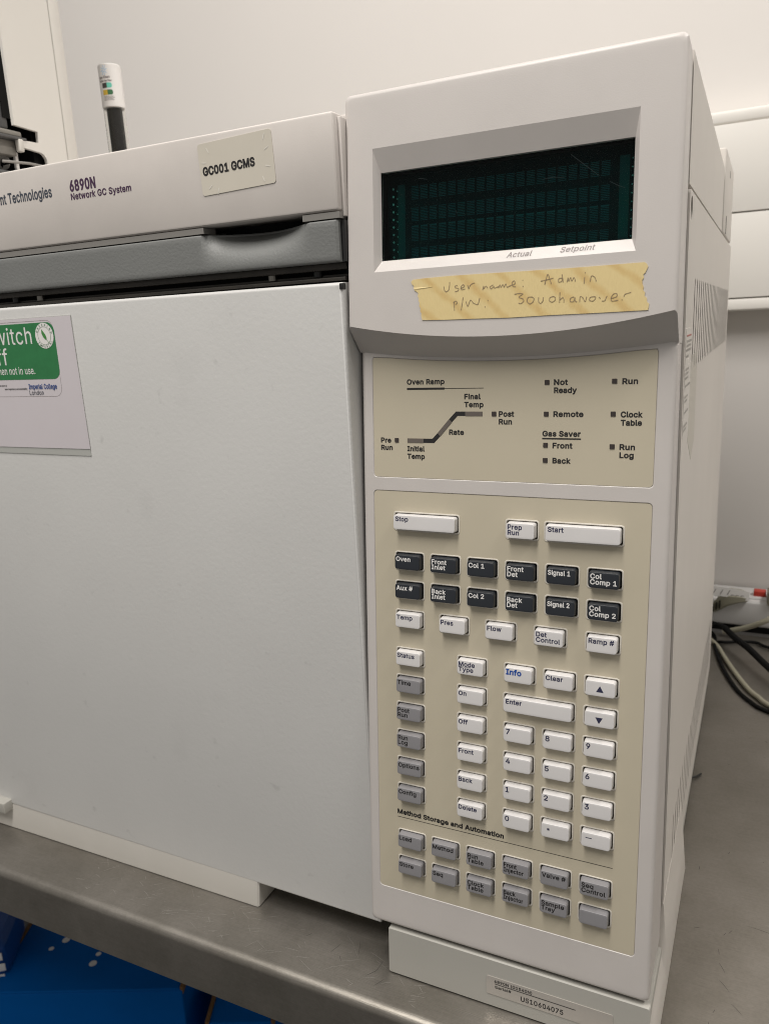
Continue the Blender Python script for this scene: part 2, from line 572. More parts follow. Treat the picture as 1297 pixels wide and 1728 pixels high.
# workbench ----------------------------------------------------------
wb = thing('workbench', 'stainless steel laboratory bench with a rounded scratched front edge under the white instrument', 'workbench', (0, 0, FLOOR))
H = -FLOOR
def bench_top():
    prof = []
    r = .006
    yf = -.0272
    prof.append((.640, H - .03)); prof.append((.640, H))
    prof.append((.30, H)); prof.append((.05, H))
    for i in range(9):
        a = PI / 2 * i / 8
        prof.append((yf + r - r * math.sin(a), H - r + r * math.cos(a)))
    prof += [(yf, H - .0395), (yf + .0015, H - .041), (yf + .02, H - .041), (yf + .02, H - .03)]
    bm = bmesh.new()
    rows = []
    for x in (-1.6, -.9, -.45, -.2, 0, .2, .5, 1.2):
        rows.append([bm.verts.new((x, y, z)) for y, z in prof])
    for a, b in zip(rows, rows[1:]):
        for i in range(len(prof)):
            j = (i + 1) % len(prof)
            bm.faces.new((a[i], a[j], b[j], b[i]))
    bm.faces.new(rows[0]); bm.faces.new(rows[-1][::-1])
    bmesh.ops.recalc_face_normals(bm, faces=bm.faces[:])
    return bm
top = finish('worktop', bench_top(), 'steel', wb)
for x in (-1.5, 1.1):
    for y in (.02, .60):
        finish('leg', B(x - .02, x + .02, y - .02, y + .02, 0, H - .041, bev=.003), 'steel', wb)
# wear marks in the steel: fine scratches and dark scuffs, children of the worktop
sl, sd = bmesh.new(), bmesh.new()
def scratch(bm, x, y, ang, ln, w, bend=0):
    P = []
    for i in range(6):
        t = i / 5
        a = ang + bend * (t - .5)
        P.append((x + math.cos(a) * ln * t, y + math.sin(a) * ln * t))
    L_, R_ = [], []
    for i, (px, py) in enumerate(P):
        a = ang + bend * (i / 5 - .5)
        ww = w * math.sin(PI * (.12 + .76 * i / 5)) / 2
        L_.append(bm.verts.new((px - math.sin(a) * ww, py + math.cos(a) * ww, H + .00012)))
        R_.append(bm.verts.new((px + math.sin(a) * ww, py - math.cos(a) * ww, H + .00012)))
    for i in range(5): bm.faces.new((R_[i], R_[i + 1], L_[i + 1], L_[i]))
for _ in range(110):
    scratch(sl, R.uniform(-.25, .04), R.uniform(-.019, .012), R.choice((.5, .35, .8, 2.6)) + R.uniform(-.25, .25), R.uniform(.002, .013), R.uniform(.00008, .0002), R.uniform(-.1, .1))
for x, y, a, l in ((-.03, .0, 1.2, .012), (-.012, .005, 1.9, .014), (.0, -.008, .9, .012), (.004, -.004, 1.4, .013), (.008, -.013, 1.0, .01), (-.052, .006, .9, .006), (-.02, -.004, 2.2, .006),
                   (.203, .078, 2.0, .010), (.199, .092, 1.7, .006), (.206, .064, 2.2, .012), (.213, .05, 2.3, .01), (.198, .045, 1.2, .004), (.196, .035, 1.4, .004), (.197, .028, 1.1, .004), (.2005, .110, 1.0, .004), (.2035, .113, 1.0, .005), (.238, .12, 2.9, .03)):
    scratch(sd, x, y, a, l * .8, .00032, .12)
for _ in range(10):
    scratch(sd, R.uniform(.18, .24), R.uniform(.1, .4), R.uniform(0, PI), R.uniform(.001, .004), .0004, .2)
finish('scratch_marks', sl, 'scratch_light', top)['kind'] = 'stuff'
finish('scuff_marks', sd, 'scratch_dark', top)['kind'] = 'stuff'

# ================================================================== the instrument
gc = thing('gas_chromatograph', 'large off-white laboratory instrument with a tilted keypad panel on the steel bench', 'instrument')
T = 0.0841600560
PR = (-T, 0, 0)                      # the control panel leans back by this angle
ct, st = math.cos(T), math.sin(T)
def pw(x, yp, zp):                   # panel frame -> world
    return Vector((x, ct * yp + st * zp, -st * yp + ct * zp))
def yback(zp, yw):                   # panel-frame depth that lies on the vertical plane y = yw
    return (yw - st * zp) / ct
W = .1675
YS = .0552                           # seam between bezel and side sheet
def arc_up(x):
    t = (x / W - .5) * 2
    return .3885 + .0084 * t * t - .0002
def arc_low(x):
    t = (x / W - .5) * 2
    return .3782 + .0050 * t * t
NA = 24
def hood_loop(inset, blend, rc=.0032):
    """front outline of the hood; inset from sides and top, blend = underside progress"""
    x0, x1, zt = inset, W - inset, .5130 - inset
    pts = []
    for i in range(NA + 1):
        x = x0 + (x1 - x0) * i / NA
        pts.append((x, arc_up(x) * (1 - blend) + arc_low(x) * blend))
    for i in range(5):
        a = PI / 2 * i / 4
        pts.append((x1 - rc + rc * math.cos(a), zt - rc + rc * math.sin(a)))
    for i in range(5):
        a = PI / 2 + PI / 2 * i / 4
        pts.append((x0 + rc + rc * math.cos(a), zt - rc + rc * math.sin(a)))
    return pts
bm = bmesh.new()
YH = -.0140
WX0, WX1, WZ0, WZ1 = .0162, .1486, .4236, .4849       # window bevel, outer
IX0, IX1, IZ0, IZ1 = .0191, .1462, .4295, .4736       # window bevel, inner
wo = [(WX0, WZ0), (WX1, WZ0), (WX1, WZ1), (WX0, WZ1)]
wi = [(IX0, IZ0), (IX1, IZ0), (IX1, IZ1), (IX0, IZ1)]
rb = .0026
f = fill(bm, [hood_loop(rb, 0), wo], YH)
prev = f[0]
for k in range(1, 10):
    a = PI / 2 * k / 9
    y = YH + rb * (1 - math.cos(a))
    bl = max(0, (y - YH - .0004) / .0136)
    cur = ring(bm, hood_loop(rb * (1 - math.sin(a)), bl), y)
    band(bm, prev, cur, True); prev = cur
cur = ring(bm, hood_loop(0, 1), .0002); band(bm, prev, cur, True); prev = cur
for g_, y_ in ((0, .0030), (.0006, .0032)):
    cur = ring(bm, hood_loop(g_, 1), y_); band(bm, prev, cur, True); prev = cur
lp = hood_loop(.0006, 1)
cur = [bm.verts.new((x, yback(z, YS - .0002), z)) for x, z in lp]; band(bm, prev, cur, True)
bm.faces.new(cur)
YW = YH + .0038
inner = ring(bm, wi, YW); band(bm, f[1], inner)
deep = ring(bm, wi, YW + .0012); band(bm, inner, deep)
deep2 = ring(bm, wi, YW + .012); band(bm, deep, deep2); bm.faces.new(deep2)
bmesh.ops.recalc_face_normals(bm, faces=bm.faces[:])
hood = finish('display_housing', bm, 'panel', gc, rot=PR, crease=13)

# lower panel plate with two recesses
bm = bmesh.new()
def low_loop(inset, rc=.003):
    x0, x1, z0, z1 = .0003 + inset, W - .0003 - inset, .0337 + inset, .392
    pts = []
    for cxx, czz, a0 in ((x0 + rc, z0 + rc, PI), (x1 - rc, z0 + rc, 1.5 * PI)):
        for i in range(5):
            a = a0 + PI / 2 * i / 4
            pts.append((cxx + rc * math.cos(a), czz + rc * math.sin(a)))
    pts += [(x1, z1), (x0, z1)]
    return pts
KP = (.0072, .1587, .0595, .3060)      # keypad overlay
LD = (.0075, .1586, .3138)             # indicator overlay
def led_loop(g=0, r=.002):
    x0, x1, z0 = LD[0] - g, LD[1] + g, LD[2] - g
    pts = []
    for cxx, a0 in ((x0 + r, PI), (x1 - r, 1.5 * PI)):
        for i in range(5):
            a = a0 + PI / 2 * i / 4
            pts.append((cxx + r * math.cos(a), z0 + r + r * math.sin(a)))
    for i in range(17):
        t = i / 16
        x = x1 - (x1 - x0) * t
        z = arc_low(x) - .0016 + g
        if i == 0: pts += [(x1, z - r), (x1 - .3 * r, z - .3 * r)]
        elif i == 16: pts += [(x0 + .3 * r, z - .3 * r), (x0, z - r)]
        else: pts.append((x, z))
    return pts
kcx, kcz, kw, kh = (KP[0] + KP[1]) / 2, (KP[2] + KP[3]) / 2, KP[1] - KP[0], KP[3] - KP[2]
f = fill(bm, [low_loop(rb), rr(kcx, kcz, kw + .0008, kh + .0008, .0025), led_loop(.0004)], 0)
prev = f[0]
for k in range(1, 6):
    a = PI / 2 * k / 5
    cur = ring(bm, low_loop(rb * (1 - math.sin(a))), rb * (1 - math.cos(a)))
    band(bm, prev, cur, True); prev = cur
for g_, y_ in ((0, .0062), (.0005, .0064)):
    cur = ring(bm, low_loop(g_), y_); band(bm, prev, cur, True); prev = cur
cur = [bm.verts.new((x, yback(z, YS - .0002), z)) for x, z in low_loop(.0005)]
band(bm, prev, cur, True)
for hl, lp in ((f[1], rr(kcx, kcz, kw, kh, .0022)), (f[2], led_loop(0))):
    a = ring(bm, lp, .0004); band(bm, hl, a)
    b = ring(bm, lp, .0006); band(bm, a, b)
    fillb = ring(bm, lp, .0085); band(bm, b, fillb); bm.faces.new(fillb)
bmesh.ops.recalc_face_normals(bm, faces=bm.faces[:])
finish('control_panel', bm, 'panel', gc, rot=PR)

# keys ---------------------------------------------------------------
CX = [29.0, 50.6, 72.2, 93.8, 115.5, 137.2]
keys = []   # (x, z, w, kind, lines)
def K(x, z, kind, *lines, w=18.6, **kw): keys.append((x, z, w, kind, lines, kw))
K(39.2, 289, 'w', 'Stop', w=40); K(93.8, 288.6, 'w', 'Prep', 'Run'); K(125.8, 288.7, 'w', 'Start', w=41)
for i, t in enumerate((('Oven',), ('Front', 'Inlet'), ('Col 1',), ('Front', 'Det'), ('Signal 1',), ('Col', 'Comp 1'))): K(CX[i], 266.2, 'd', *t)
for i, t in enumerate((('Aux #',), ('Back', 'Inlet'), ('Col 2',), ('Back', 'Det'), ('Signal 2',), ('Col', 'Comp 2'))): K(CX[i], 249.4, 'd', *t)
for x, t in zip((29, 55.9, 82.9, 109.9, 137.2), (('Temp',), ('Pres',), ('Flow',), ('Det', 'Control'), ('Ramp #',))): K(x, 232.2, 'w', *t)
K(29, 209.5, 'w', 'Status'); K(66.6, 209.5, 'w', 'Mode', 'Type', under=True); K(93.8, 209.2, 'w', 'Info', blue=True); K(115.5, 209.0, 'w', 'Clear'); K(137.2, 208.8, 'w', '^')
K(29, 193.0, 'g', 'Time'); K(66.6, 192.6, 'w', 'On'); K(104.4, 192.0, 'w', 'Enter', w=40.4); K(137.2, 192.0, 'w', 'v')
K(29, 176.2, 'g', 'Post', 'Run'); K(66.6, 175.8, 'w', 'Off')
K(29, 159.1, 'g', 'Run', 'Log'); K(29, 142.0, 'g', 'Options'); K(29, 125.0, 'g', 'Config')
K(66.6, 158.4, 'w', 'Front'); K(66.6, 141.1, 'w', 'Back'); K(66.6, 123.9, 'w', 'Delete')
for r_, (z, row) in enumerate(((175.0, '789'), (157.9, '456'), (140.8, '123'), (123.6, '0.-'))):
    for i, ch in enumerate(row): K(CX[3 + i], z, 'w', ch)
for i, t in enumerate((('Load',), ('Method',), ('Run', 'Table'), ('Front', 'Injector'), ('Valve #',), ('Seq', 'Control'))): K(CX[i], 95.0, 'g', *t)
for i, t in enumerate((('Store',), ('Seq',), ('Clock', 'Table'), ('Back', 'Injector'), ('Sample', 'Tray'), ())): K(CX[i], 77.9, 'g', *t)
HW, HH = -1.6, 9.7                      # hole = key pitch rim less this
# keypad overlay sheet with a hole for every key, each hole with a raised lip
YO = .0002
bm = bmesh.new()
loops = [rr(kcx, kcz, kw - .0002, kh - .0002, .0021)]
for x, z, w, kind, lines, kwa in keys: loops.append(rr(x * mm, z * mm, (w - .2) * mm, 11.2 * mm, .0017, 4))
f = fill(bm, loops, YO)
back = ring(bm, loops[0], .003); band(bm, f[0], back, True)
for (x, z, w, kind, lines, kwa), e in zip(keys, f[1:]):
    c = e
    for g, y in ((.12, YO - .00022), (.45, YO - .00034), (.75, YO - .00022), (.9, YO + .0001), (.95, .0040)):
        nx = ring(bm, rr(x * mm, z * mm, (w - .2 - 2 * g) * mm, (11.2 - 2 * g) * mm, .0017 - g * mm * .6, 4), y)
        n0 = len(bm.faces)
        band(bm, c, nx); c = nx
        bm.faces.ensure_lookup_table()
        if g < .92:
            for k_ in range(n0, len(bm.faces)): bm.faces[k_].material_index = 1
bmesh.ops.recalc_face_normals(bm, faces=bm.faces[:])
ko = finish('keypad_overlay', bm, 'overlay', gc, rot=PR)
ko.data.materials.append(M['rim'])
finish('keypad_backing', slab(rr(kcx, kcz, kw - .001, kh - .001, .002), .0041, .006), 'void', gc, rot=PR)
bm = bmesh.new()
glyphs(bm, 'Method Storage and Automation', .0196, .1100, .0027, YO - .0001, width=.0662, bold=.0002)
quad(bm, .0196, .1459, .10775, .10805, YO - .0001)
finish('legend', bm, 'ink_black', ko)

KMESH = {}
def key_mesh(w, kind):
    k = (w, kind)
    if k in KMESH: return KMESH[k]
    bm = bmesh.new()
    bw, bh, tw, th = w - 3.1, 8.6, w - 3.6, 8.15
    tiers = ((tw - .62, th - .62, -.00390, .0010), (tw - .3, th - .3, -.00387, .0012), (tw - .08, th - .08, -.00376, .0013), (tw, th, -.0036, .0014), (bw, bh, .0, .0015), (bw, bh, .0035, .0015))
    dz = lambda i: (-.05 if i < 4 else 0)
    f = fill(bm, [rr(0, dz(0) * mm, tiers[0][0] * mm, tiers[0][1] * mm, tiers[0][3], 5)], tiers[0][2])[0]
    for i, (a, b, y, r) in enumerate(tiers[1:], 1):
        n = ring(bm, rr(0, dz(i) * mm, a * mm, b * mm, r, 5), y); band(bm, f, n, True); f = n
    bm.faces.new(f)
    bmesh.ops.recalc_face_normals(bm, faces=bm.faces[:])
    me = bpy.data.meshes.new('key')
    bm.to_mesh(me); bm.free()
    for p in me.polygons: p.use_smooth = True
    me.set_sharp_from_angle(angle=math.radians(40))
    me.materials.append(M[{'w': 'key_white', 'd': 'key_dark', 'g': 'key_grey'}[kind]])
    KMESH[k] = me
    return me
SHADE = {'w': 'white', 'd': 'charcoal', 'g': 'grey'}
for x, z, w, kind, lines, kwa in keys:
    o = place('key', key_mesh(w, kind), gc, pw(x * mm, R.uniform(-.0001, .0001), z * mm), (-T + R.uniform(-.006, .006), 0, R.uniform(-.012, .012)))
    if not lines:
        o['label'] = 'blank grey key without lettering'
        continue
    txt = ' '.join(lines)
    o['label'] = {'^': 'white up arrow key', 'v': 'white down arrow key', '.': 'white key marked with a dot', '-': 'white key marked with a dash'}.get(txt, '%s key marked %s' % (SHADE[kind], txt))
    bm = bmesh.new()
    tl, tt = -(w - 3.6) / 2 + .85, 3.2     # left margin and top of the lettering, mm
    yk = -.00396
    if txt in '^v':
        s = 1 if txt == '^' else -1
        q = [(-1.9, -1.5 * s), (1.9, -1.5 * s), (0, 1.9 * s)]
        vs = [bm.verts.new(((a - .1) * mm, yk, (b - .3) * mm)) for a, b in (q if s > 0 else q[::-1])]
        bm.faces.new(vs)
    elif txt == '.':
        quad(bm, -4.2 * mm, -3.0 * mm, .2 * mm, 1.4 * mm, yk)
    elif txt == '-':
        quad(bm, -5.2 * mm, -1.9 * mm, .95 * mm, 1.4 * mm, yk)
    else:
        cap = 2.45
        if kwa.get('blue'): cap = 2.9
        if len(txt) == 1: cap = 2.9; tl += .4; tt -= .1
        if len(lines) == 1 and w < 30 and len(txt) > 1: tt -= .1
        if w > 30: tl += .4
        st_ = 1.03
        if len(max(lines, key=len)) >= 8: st_ = .86
        for i, ln in enumerate(lines):
            glyphs(bm, ln, tl * mm, (tt - cap - i * 3.0) * mm, cap * mm, yk, stretch=st_, bold=.0002 if kwa.get('blue') else .00011)
        if kwa.get('under'):
            quad(bm, tl * mm, (tl + 7.0) * mm, (tt - cap - .55) * mm, (tt - cap - .35) * mm, yk)
    finish('legend', bm, 'ink_blue' if kwa.get('blue') else {'w': 'ink_navy', 'd': 'ink_white', 'g': 'ink_black'}[kind], o, smooth=False)

# indicator overlay --------------------------------------------------
lo = finish('indicator_overlay', slab(led_loop(-.0001), YO, .003), 'overlay', gc, rot=PR)
bm = bmesh.new()
YL = YO - .0001
def T1(t, x0, x1, zc, cap=2.55, b=.00017):
    glyphs(bm, t, x0 * mm, (zc - cap / 2) * mm, cap * mm, YL, width=(x1 - x0) * mm, bold=b)
T1('Oven Ramp', 28.2, 50.2, 366.5); quad(bm, .0282, .0502, .3622, .3633, YL); quad(bm, .0502, .0721, .3626, .3629, YL)
T1('Final', 61.4, 70.5, 358.4); T1('Temp', 61.4, 72.1, 354.2); T1('Post', 80.5, 88.7, 349.3); T1('Run', 80.5, 87.6, 345.3)
T1('Rate', 52.8, 61.3, 339.5); T1('Pre', 12.0, 18.3, 334.6); T1('Run', 12.0, 19.2, 330.5); T1('Initial', 28.1, 38.5, 330.1); T1('Temp', 28.1, 38.6, 325.9)
T1('Not', 109.1, 116.1, 365.2); T1('Ready', 109.2, 120.6, 361.2); T1('Run', 142.4, 149.8, 365.2); T1('Remote', 109.1, 124.2, 349.3)
T1('Clock', 142.2, 152.4, 349.2); T1('Table', 142.3, 152.3, 345.2); T1('Gas Saver', 103.7, 123.1, 339.4); quad(bm, .1036, .1233, .3365, .3372, YL)
T1('Front', 109.0, 119.1, 333.4); T1('Back', 109.1, 118.3, 325.7); T1('Run', 142.1, 149.5, 333.3); T1('Log', 142.2, 149.0, 329.3)
S0, S1, S2, S3, S4, S5, S6, S7 = (28.3, 334.6), (37.9, 334.6), (43.6, 334.6), (46.9, 338.0), (53.6, 345.6), (57.2, 349.35), (62.0, 349.35), (71.6, 349.35)
hw = 1.15
def poly(pts, bm_, y): 
    vs = [bm_.verts.new((a * mm, y, b * mm)) for a, b in pts]
    fc = bm_.faces.new(vs); fc.normal_update()
    if fc.normal.y > 0: fc.normal_flip()
d = hw * math.sin(PI / 4)
e = hw * math.tan(PI / 8)
poly([(S1[0], S1[1] - hw), (S2[0] + e, S2[1] - hw), (S3[0] + d, S3[1] - d), (S3[0] - d, S3[1] + d), (S2[0] - e, S2[1] + hw), (S1[0], S1[1] + hw)], bm, YL)
poly([(S4[0] + d, S4[1] - d), (S5[0] + e, S5[1] - hw), (S6[0], S6[1] - hw), (S6[0], S6[1] + hw), (S5[0] - e, S5[1] + hw), (S4[0] - d, S4[1] + d)], bm, YL)
finish('legend', bm, 'ink_black', lo, smooth=False)
for a, b in ((S0, S1), (S6, S7)):
    finish('ramp_segment', slab([(a[0] * mm, (a[1] - hw) * mm), (b[0] * mm, (b[1] - hw) * mm), (b[0] * mm, (b[1] + hw) * mm), (a[0] * mm, (a[1] + hw) * mm)], YO - .00025, YO + .0004), 'segment', lo)
finish('ramp_segment', slab([((S3[0] + d) * mm, (S3[1] - d) * mm), ((S4[0] + d) * mm, (S4[1] - d) * mm), ((S4[0] - d) * mm, (S4[1] + d) * mm), ((S3[0] - d) * mm, (S3[1] + d) * mm)], YO - .00025, YO + .0004), 'segment', lo)
for x, z in ((77.9, 349.3), (21.8, 334.6), (105.6, 365.2), (138.8, 365.3), (105.5, 349.3), (138.6, 349.4), (105.4, 333.5), (105.4, 325.7), (138.6, 333.4)):
    finish('indicator_light', slab(rr(x * mm, z * mm, .0024, .0024, .0002, 2), YO - .0003, YO + .0004), 'indicator', lo)

# display -------------------------------------------------------------
ds = finish('display', slab(wi, YW + .0075, YW + .0090), 'vfd', gc, rot=PR)
bm = bmesh.new()
YC = .0 - .005 - .0
cellw = 3.95
for i in range(9): quad(bm, -cellw / 2 * mm, cellw / 2 * mm, (-3.1 + i * .78) * mm, (-3.1 + i * .78 + .34) * mm, 0)
me = bpy.data.meshes.new('character_cell'); bm.to_mesh(me); bm.free(); me.materials.append(M['cell'])
bm = bmesh.new()
quad(bm, -1.9 * mm, 1.9 * mm, -.4 * mm, .4 * mm, 0)
me2 = bpy.data.meshes.new('cursor_bar'); bm.to_mesh(me2); bm.free(); me2.materials.append(M['cell'])
YDC = YW + .0072
for i in range(20):
    x = (35.2 + i * 5.11) * mm
    for z in (463.4, 452.6, 442.6, 432.6): place('character_cell', me, ds, (x, YDC, z * mm))
    place('cursor_bar', me2, ds, (x, YDC, .4468))
for x0, x1 in ((25.5, 29.6), (138.6, 143.1)):
    bm = bmesh.new(); quad(bm, x0 * mm, x1 * mm, .4305, .4683, YDC); finish('electrode_strip', bm, 'celldim', ds)
bm = bmesh.new()
for x in (22.9, 25.2, 144.4):
    for i in range(10):
        z = (466.6 - i * 3.83 - (1.2 if x == 25.2 else 0)) * mm
        s = (.65 if x < 24 else .38) * mm
        poly([((x * mm + s * math.cos(a)) / mm, (z + s * math.sin(a)) / mm) for a in (.3, 1.8, 3.2, 4.6, 5.4)], bm, YDC)
finish('contact_pins', bm, 'pin', ds, smooth=False)['kind'] = 'stuff'
bm = bmesh.new()
gx0, gx1, gz0, gz1 = IX0 + .0001, IX1 - .0001, IZ0 + .0001, IZ1 - .0001
g0 = [(gx0, gz0), (gx1, gz0), (gx1, gz1), (gx0, gz1)]
q_ = .0003
g1 = [(gx0 + q_, gz0 + q_), (gx1 - q_, gz0 + q_), (gx1 - q_, gz1 - q_), (gx0 + q_, gz1 - q_)]
f = fill(bm, [g0, g1], YW + .0022)
band(bm, f[1], ring(bm, g1, YW + .0074)); band(bm, ring(bm, g0, YW + .0074), f[0])
bmesh.ops.recalc_face_normals(bm, faces=bm.faces[:])
finish('recess_shade_ring', bm, 'void', gc, rot=PR)  # black ring added so the walls of the window recess stay dark
bm = bmesh.new()
for P_ in (((117.3, 470.0), (123.5, 464.8), (130.5, 459.0)), ((135.4, 455.9), (139, 453.8), (142.4, 452.3)), ((104, 460.6), (109, 460.9), (114.5, 460.2)), ((40, 468.6), (42, 468.4), (44.5, 467.6)), ((60, 451), (60.6, 450.0), (61.2, 449.6))):
    stroke(bm, [(a_ * mm, b_ * mm) for a_, b_ in P_], .00016, YW + .0005)
for _ in range(70):
    x_, z_ = R.uniform(20, 145), R.uniform(431, 473)
    s_ = R.uniform(.05, .13)
    quad(bm, (x_ - s_) * mm, (x_ + s_) * mm, (z_ - s_) * mm, (z_ + s_) * mm, YW + .0005)
finish('glass_scratches', bm, 'haze_mark', gc, smooth=False, rot=PR)['kind'] = 'stuff'
finish('display_glass', slab(wi, YW + .0006, YW + .0020), 'glass', gc, smooth=False, rot=PR)
# words on the lower bevel of the window: it slopes, so the lettering is turned with it
sl_dir = math.atan2(YW - YH, IZ0 - WZ0)
bm = bmesh.new()
zb, tt = .0, (IZ0 - WZ0)
glyphs(bm, 'Actual', .0876, .0022, .0031, -.00012, width=.0125, bold=.00006, shear=.22)
glyphs(bm, 'Setpoint', .1138, .0026, .0031, -.00012, width=.0163, bold=.00006, shear=.22)
o = finish('legend', bm, 'ink_grey', hood, smooth=False, loc=(0, YH, WZ0), rot=(-sl_dir, 0, 0))

# base under the panel -------------------------------------------------
bm = bmesh.new()
# front sheet follows the panel tilt; profile (y', z')
lp = [(.0128, 0), (.1705, 0), (.1705, .0312), (.0128, .0312)]
f = fill(bm, [rr((.0128 + .1676) / 2, .0156, .1548, .0312 - .0016, .0012, 3)], .0)
c1 = ring(bm, rr((.0128 + .1676) / 2, .0156, .1548 + .0012, .0312 - .0004, .0014, 3), .0007); band(bm, f[0], c1, True)
c2 = [bm.verts.new((x, yback(z, YS), z)) for x, z in rr((.0128 + .1676) / 2, .0156, .1548 + .0012, .0312 - .0004, .0014, 3)]
band(bm, c1, c2, True); bm.faces.new(c2)
bmesh.ops.recalc_face_normals(bm, faces=bm.faces[:])
bs = finish('panel_base', bm, 'base', gc, rot=PR, loc=(0, 0, .0004))
rp = finish('rating_plate', slab(rr(.1127, .0147, .0726, .0116, .001, 4), -.0004, .0002), 'plate', gc, rot=PR)
bm = bmesh.new()
yp = -.0005
glyphs(bm, '6890N (G1540N)', .0812, .0172, .0018, yp, width=.0225, bold=.00006)
quad(bm, .0816, .1286, .0162, .0166, yp)
glyphs(bm, 'Serial#', .0816, .0137, .0016, yp, width=.0098, bold=.00005)
glyphs(bm, 'US10604075', .0972, .0108, .0029, yp, width=.0246, bold=.00008)
finish('legend', bm, 'ink_black', rp, smooth=False)

# side sheets -----------------------------------------------------------
XS = .1680
def side_loft(pts_yz, x0, x1, holes=(), bevel=.0012):
    """flat sheet in the plane x = x1 (faces +x) with slots; (y, z) outline"""
    bm = bmesh.new()
    f = fill(bm, [pts_yz] + list(holes), -x1)
    b = ring(bm, pts_yz, -x0); band(bm, f[0], b, True)
    for h, e in zip(holes, f[1:]):
        d_ = ring(bm, h, -x1 + .0035); band(bm, e, d_)
    bmesh.ops.recalc_face_normals(bm, faces=bm.faces[:])
    # built in (y, -x, z): turn so that local x -> world y
    bmesh.ops.transform(bm, matrix=Matrix(((0, -1, 0, 0), (1, 0, 0, 0), (0, 0, 1, 0), (0, 0, 0, 1))), verts=bm.verts[:])
    return bm
slots = []
for i in range(25):
    slots.append(rr(.1007 + .0151 * i + .0025, .3885, .0040, .0474, .0018, 3))
for i in range(24):
    slots.append(rr(.1000 + .0151 * i + .0025, .0642, .0040, .0466, .0018, 3))
slots.append(rr(.0655, .4440, .0105, .0112, .0052, 6))
sidep = finish('side_panel', side_loft(rr((.0555 + .487) / 2, (.4518 + .0195) / 2, .487 - .0555, .4518 - .0195, .003, 4), XS - .02, XS, slots), 'side', gc)
def louvre_mesh(h, rise):
    bm = bmesh.new()
    ln = .0105
    v = [bm.verts.new(p) for p in ((rise, 0, -h / 2 + .0015), (rise, 0, h / 2 - .0015), (.00002, ln, h / 2), (.00002, ln, -h / 2), (.00002, .0, -h / 2), (.00002, .0, h / 2))]
    for q in ((0, 3, 2, 1), (0, 4, 3), (1, 2, 5)): bm.faces.new([v[i] for i in q])
    bmesh.ops.recalc_face_normals(bm, faces=bm.faces[:])
    me = bpy.data.meshes.new('louvre'); bm.to_mesh(me); bm.free(); me.materials.append(M['side'])
    return me
lm1, lm2 = louvre_mesh(.0484, .00023), louvre_mesh(.0476, .00018)
for i in range(25): place('louvre', lm1, sidep, (XS, .1007 + .0151 * i, .3885))
for i in range(24): place('louvre', lm2, sidep, (XS, .1000 + .0151 * i, .0642))
finish('side_cavity', B(.150, XS - .005, .06, .48, .022, .4550), 'void', gc)  # solid near-black block that makes the slots and seam dark
finish('upper_side_panel', side_loft([(.0555, .4540), (.336, .4540), (.336, .5008), (.0555, .5110)], .02, XS - .0006), 'side', gc)
cpanel = finish('rear_column', B(.02, XS + .0002, .3400, .470, .4540, .5162, bev=.0015), 'side', gc)
bm = bmesh.new(); cyl(bm, (XS - .001, .4085, .5055), (1, 0, 0), .003, .003, .0014, 12)
finish('screw', bm, 'grey_trim', gc)
bm = B(XS - .001, XS + .0006, .3735, .3755, .4550, .469); finish('slot_cover', bm, 'grey_trim', gc)
# base pan along the right side: a wider foot at the front, narrower behind
bm = bmesh.new()
rows = []
for y_, xt, zt, xb in ((.0030, .1662, .0300, .1706), (.0045, .1670, .0300, .1716), (.0540, .1672, .0260, .1722), (.0556, .1682, .0560, .1722), (.1640, .1682, .0560, .1724), (.1655, .1679, .0540, .1716)):
    xm = xt * .45 + xb * .55
    rows.append([bm.verts.new((x_, y_, z_)) for x_, z_ in ((xt, zt), (xm, zt * .48), (xb, .0030), (xb - .0006, .0008), (.10, .0008), (.10, zt))])
for a, b in zip(rows, rows[1:]): band(bm, a, b)
bm.faces.new(rows[0]); bm.faces.new(rows[-1][::-1])
bmesh.ops.recalc_face_normals(bm, faces=bm.faces[:])
finish('base_foot', bm, 'side', gc, crease=40)
finish('base_pan', B(-.05, .1672, .168, .428, .003, .0195, bev=.001), 'base', gc)
finish('base_foot', B(.13, .1668, .435, .485, .0006, .0205, bev=.0012), 'base', gc)
# sticker on the side sheet
sp = finish('side_label', side_loft(rr(.0755, .3593, .0325, .0555, .001, 2), XS - .0001, XS + .00022), 'labelwhite', gc, smooth=False)
def on_side(bm):
    bmesh.ops.transform(bm, matrix=Matrix(((0, -1, 0, XS + .00034), (1, 0, 0, 0), (0, 0, 1, 0), (0, 0, 0, 1))), verts=bm.verts[:])
    return bm
bm = bmesh.new(); quad(bm, .063, .088, .3828, .3836, 0); finish('red_bar', on_side(bm), 'redink', sp, smooth=False)
bm = bmesh.new()
for r0, rows, ln in ((.381, 3, .025), (.3735, 1, .012), (.367, 3, .016), (.3585, 1, .025), (.353, 2, .014), (.345, 1, .022), (.338, 2, .016)):
    for k in range(rows):
        x = .063
        while x < .063 + ln:
            w_ = R.uniform(.001, .003)
            quad(bm, x, x + w_, r0 - .0022 * k - .0012, r0 - .0022 * k, 0); x += w_ + .0007
finish('small_print', on_side(bm), 'faint', sp, smooth=False)['kind'] = 'stuff'
finish('adhesive_mark', side_loft([(.0935, .325), (.118, .311), (.137, .320), (.137, .372), (.0935, .372)], XS - .0001, XS + .0001), 'residue', gc, smooth=False)

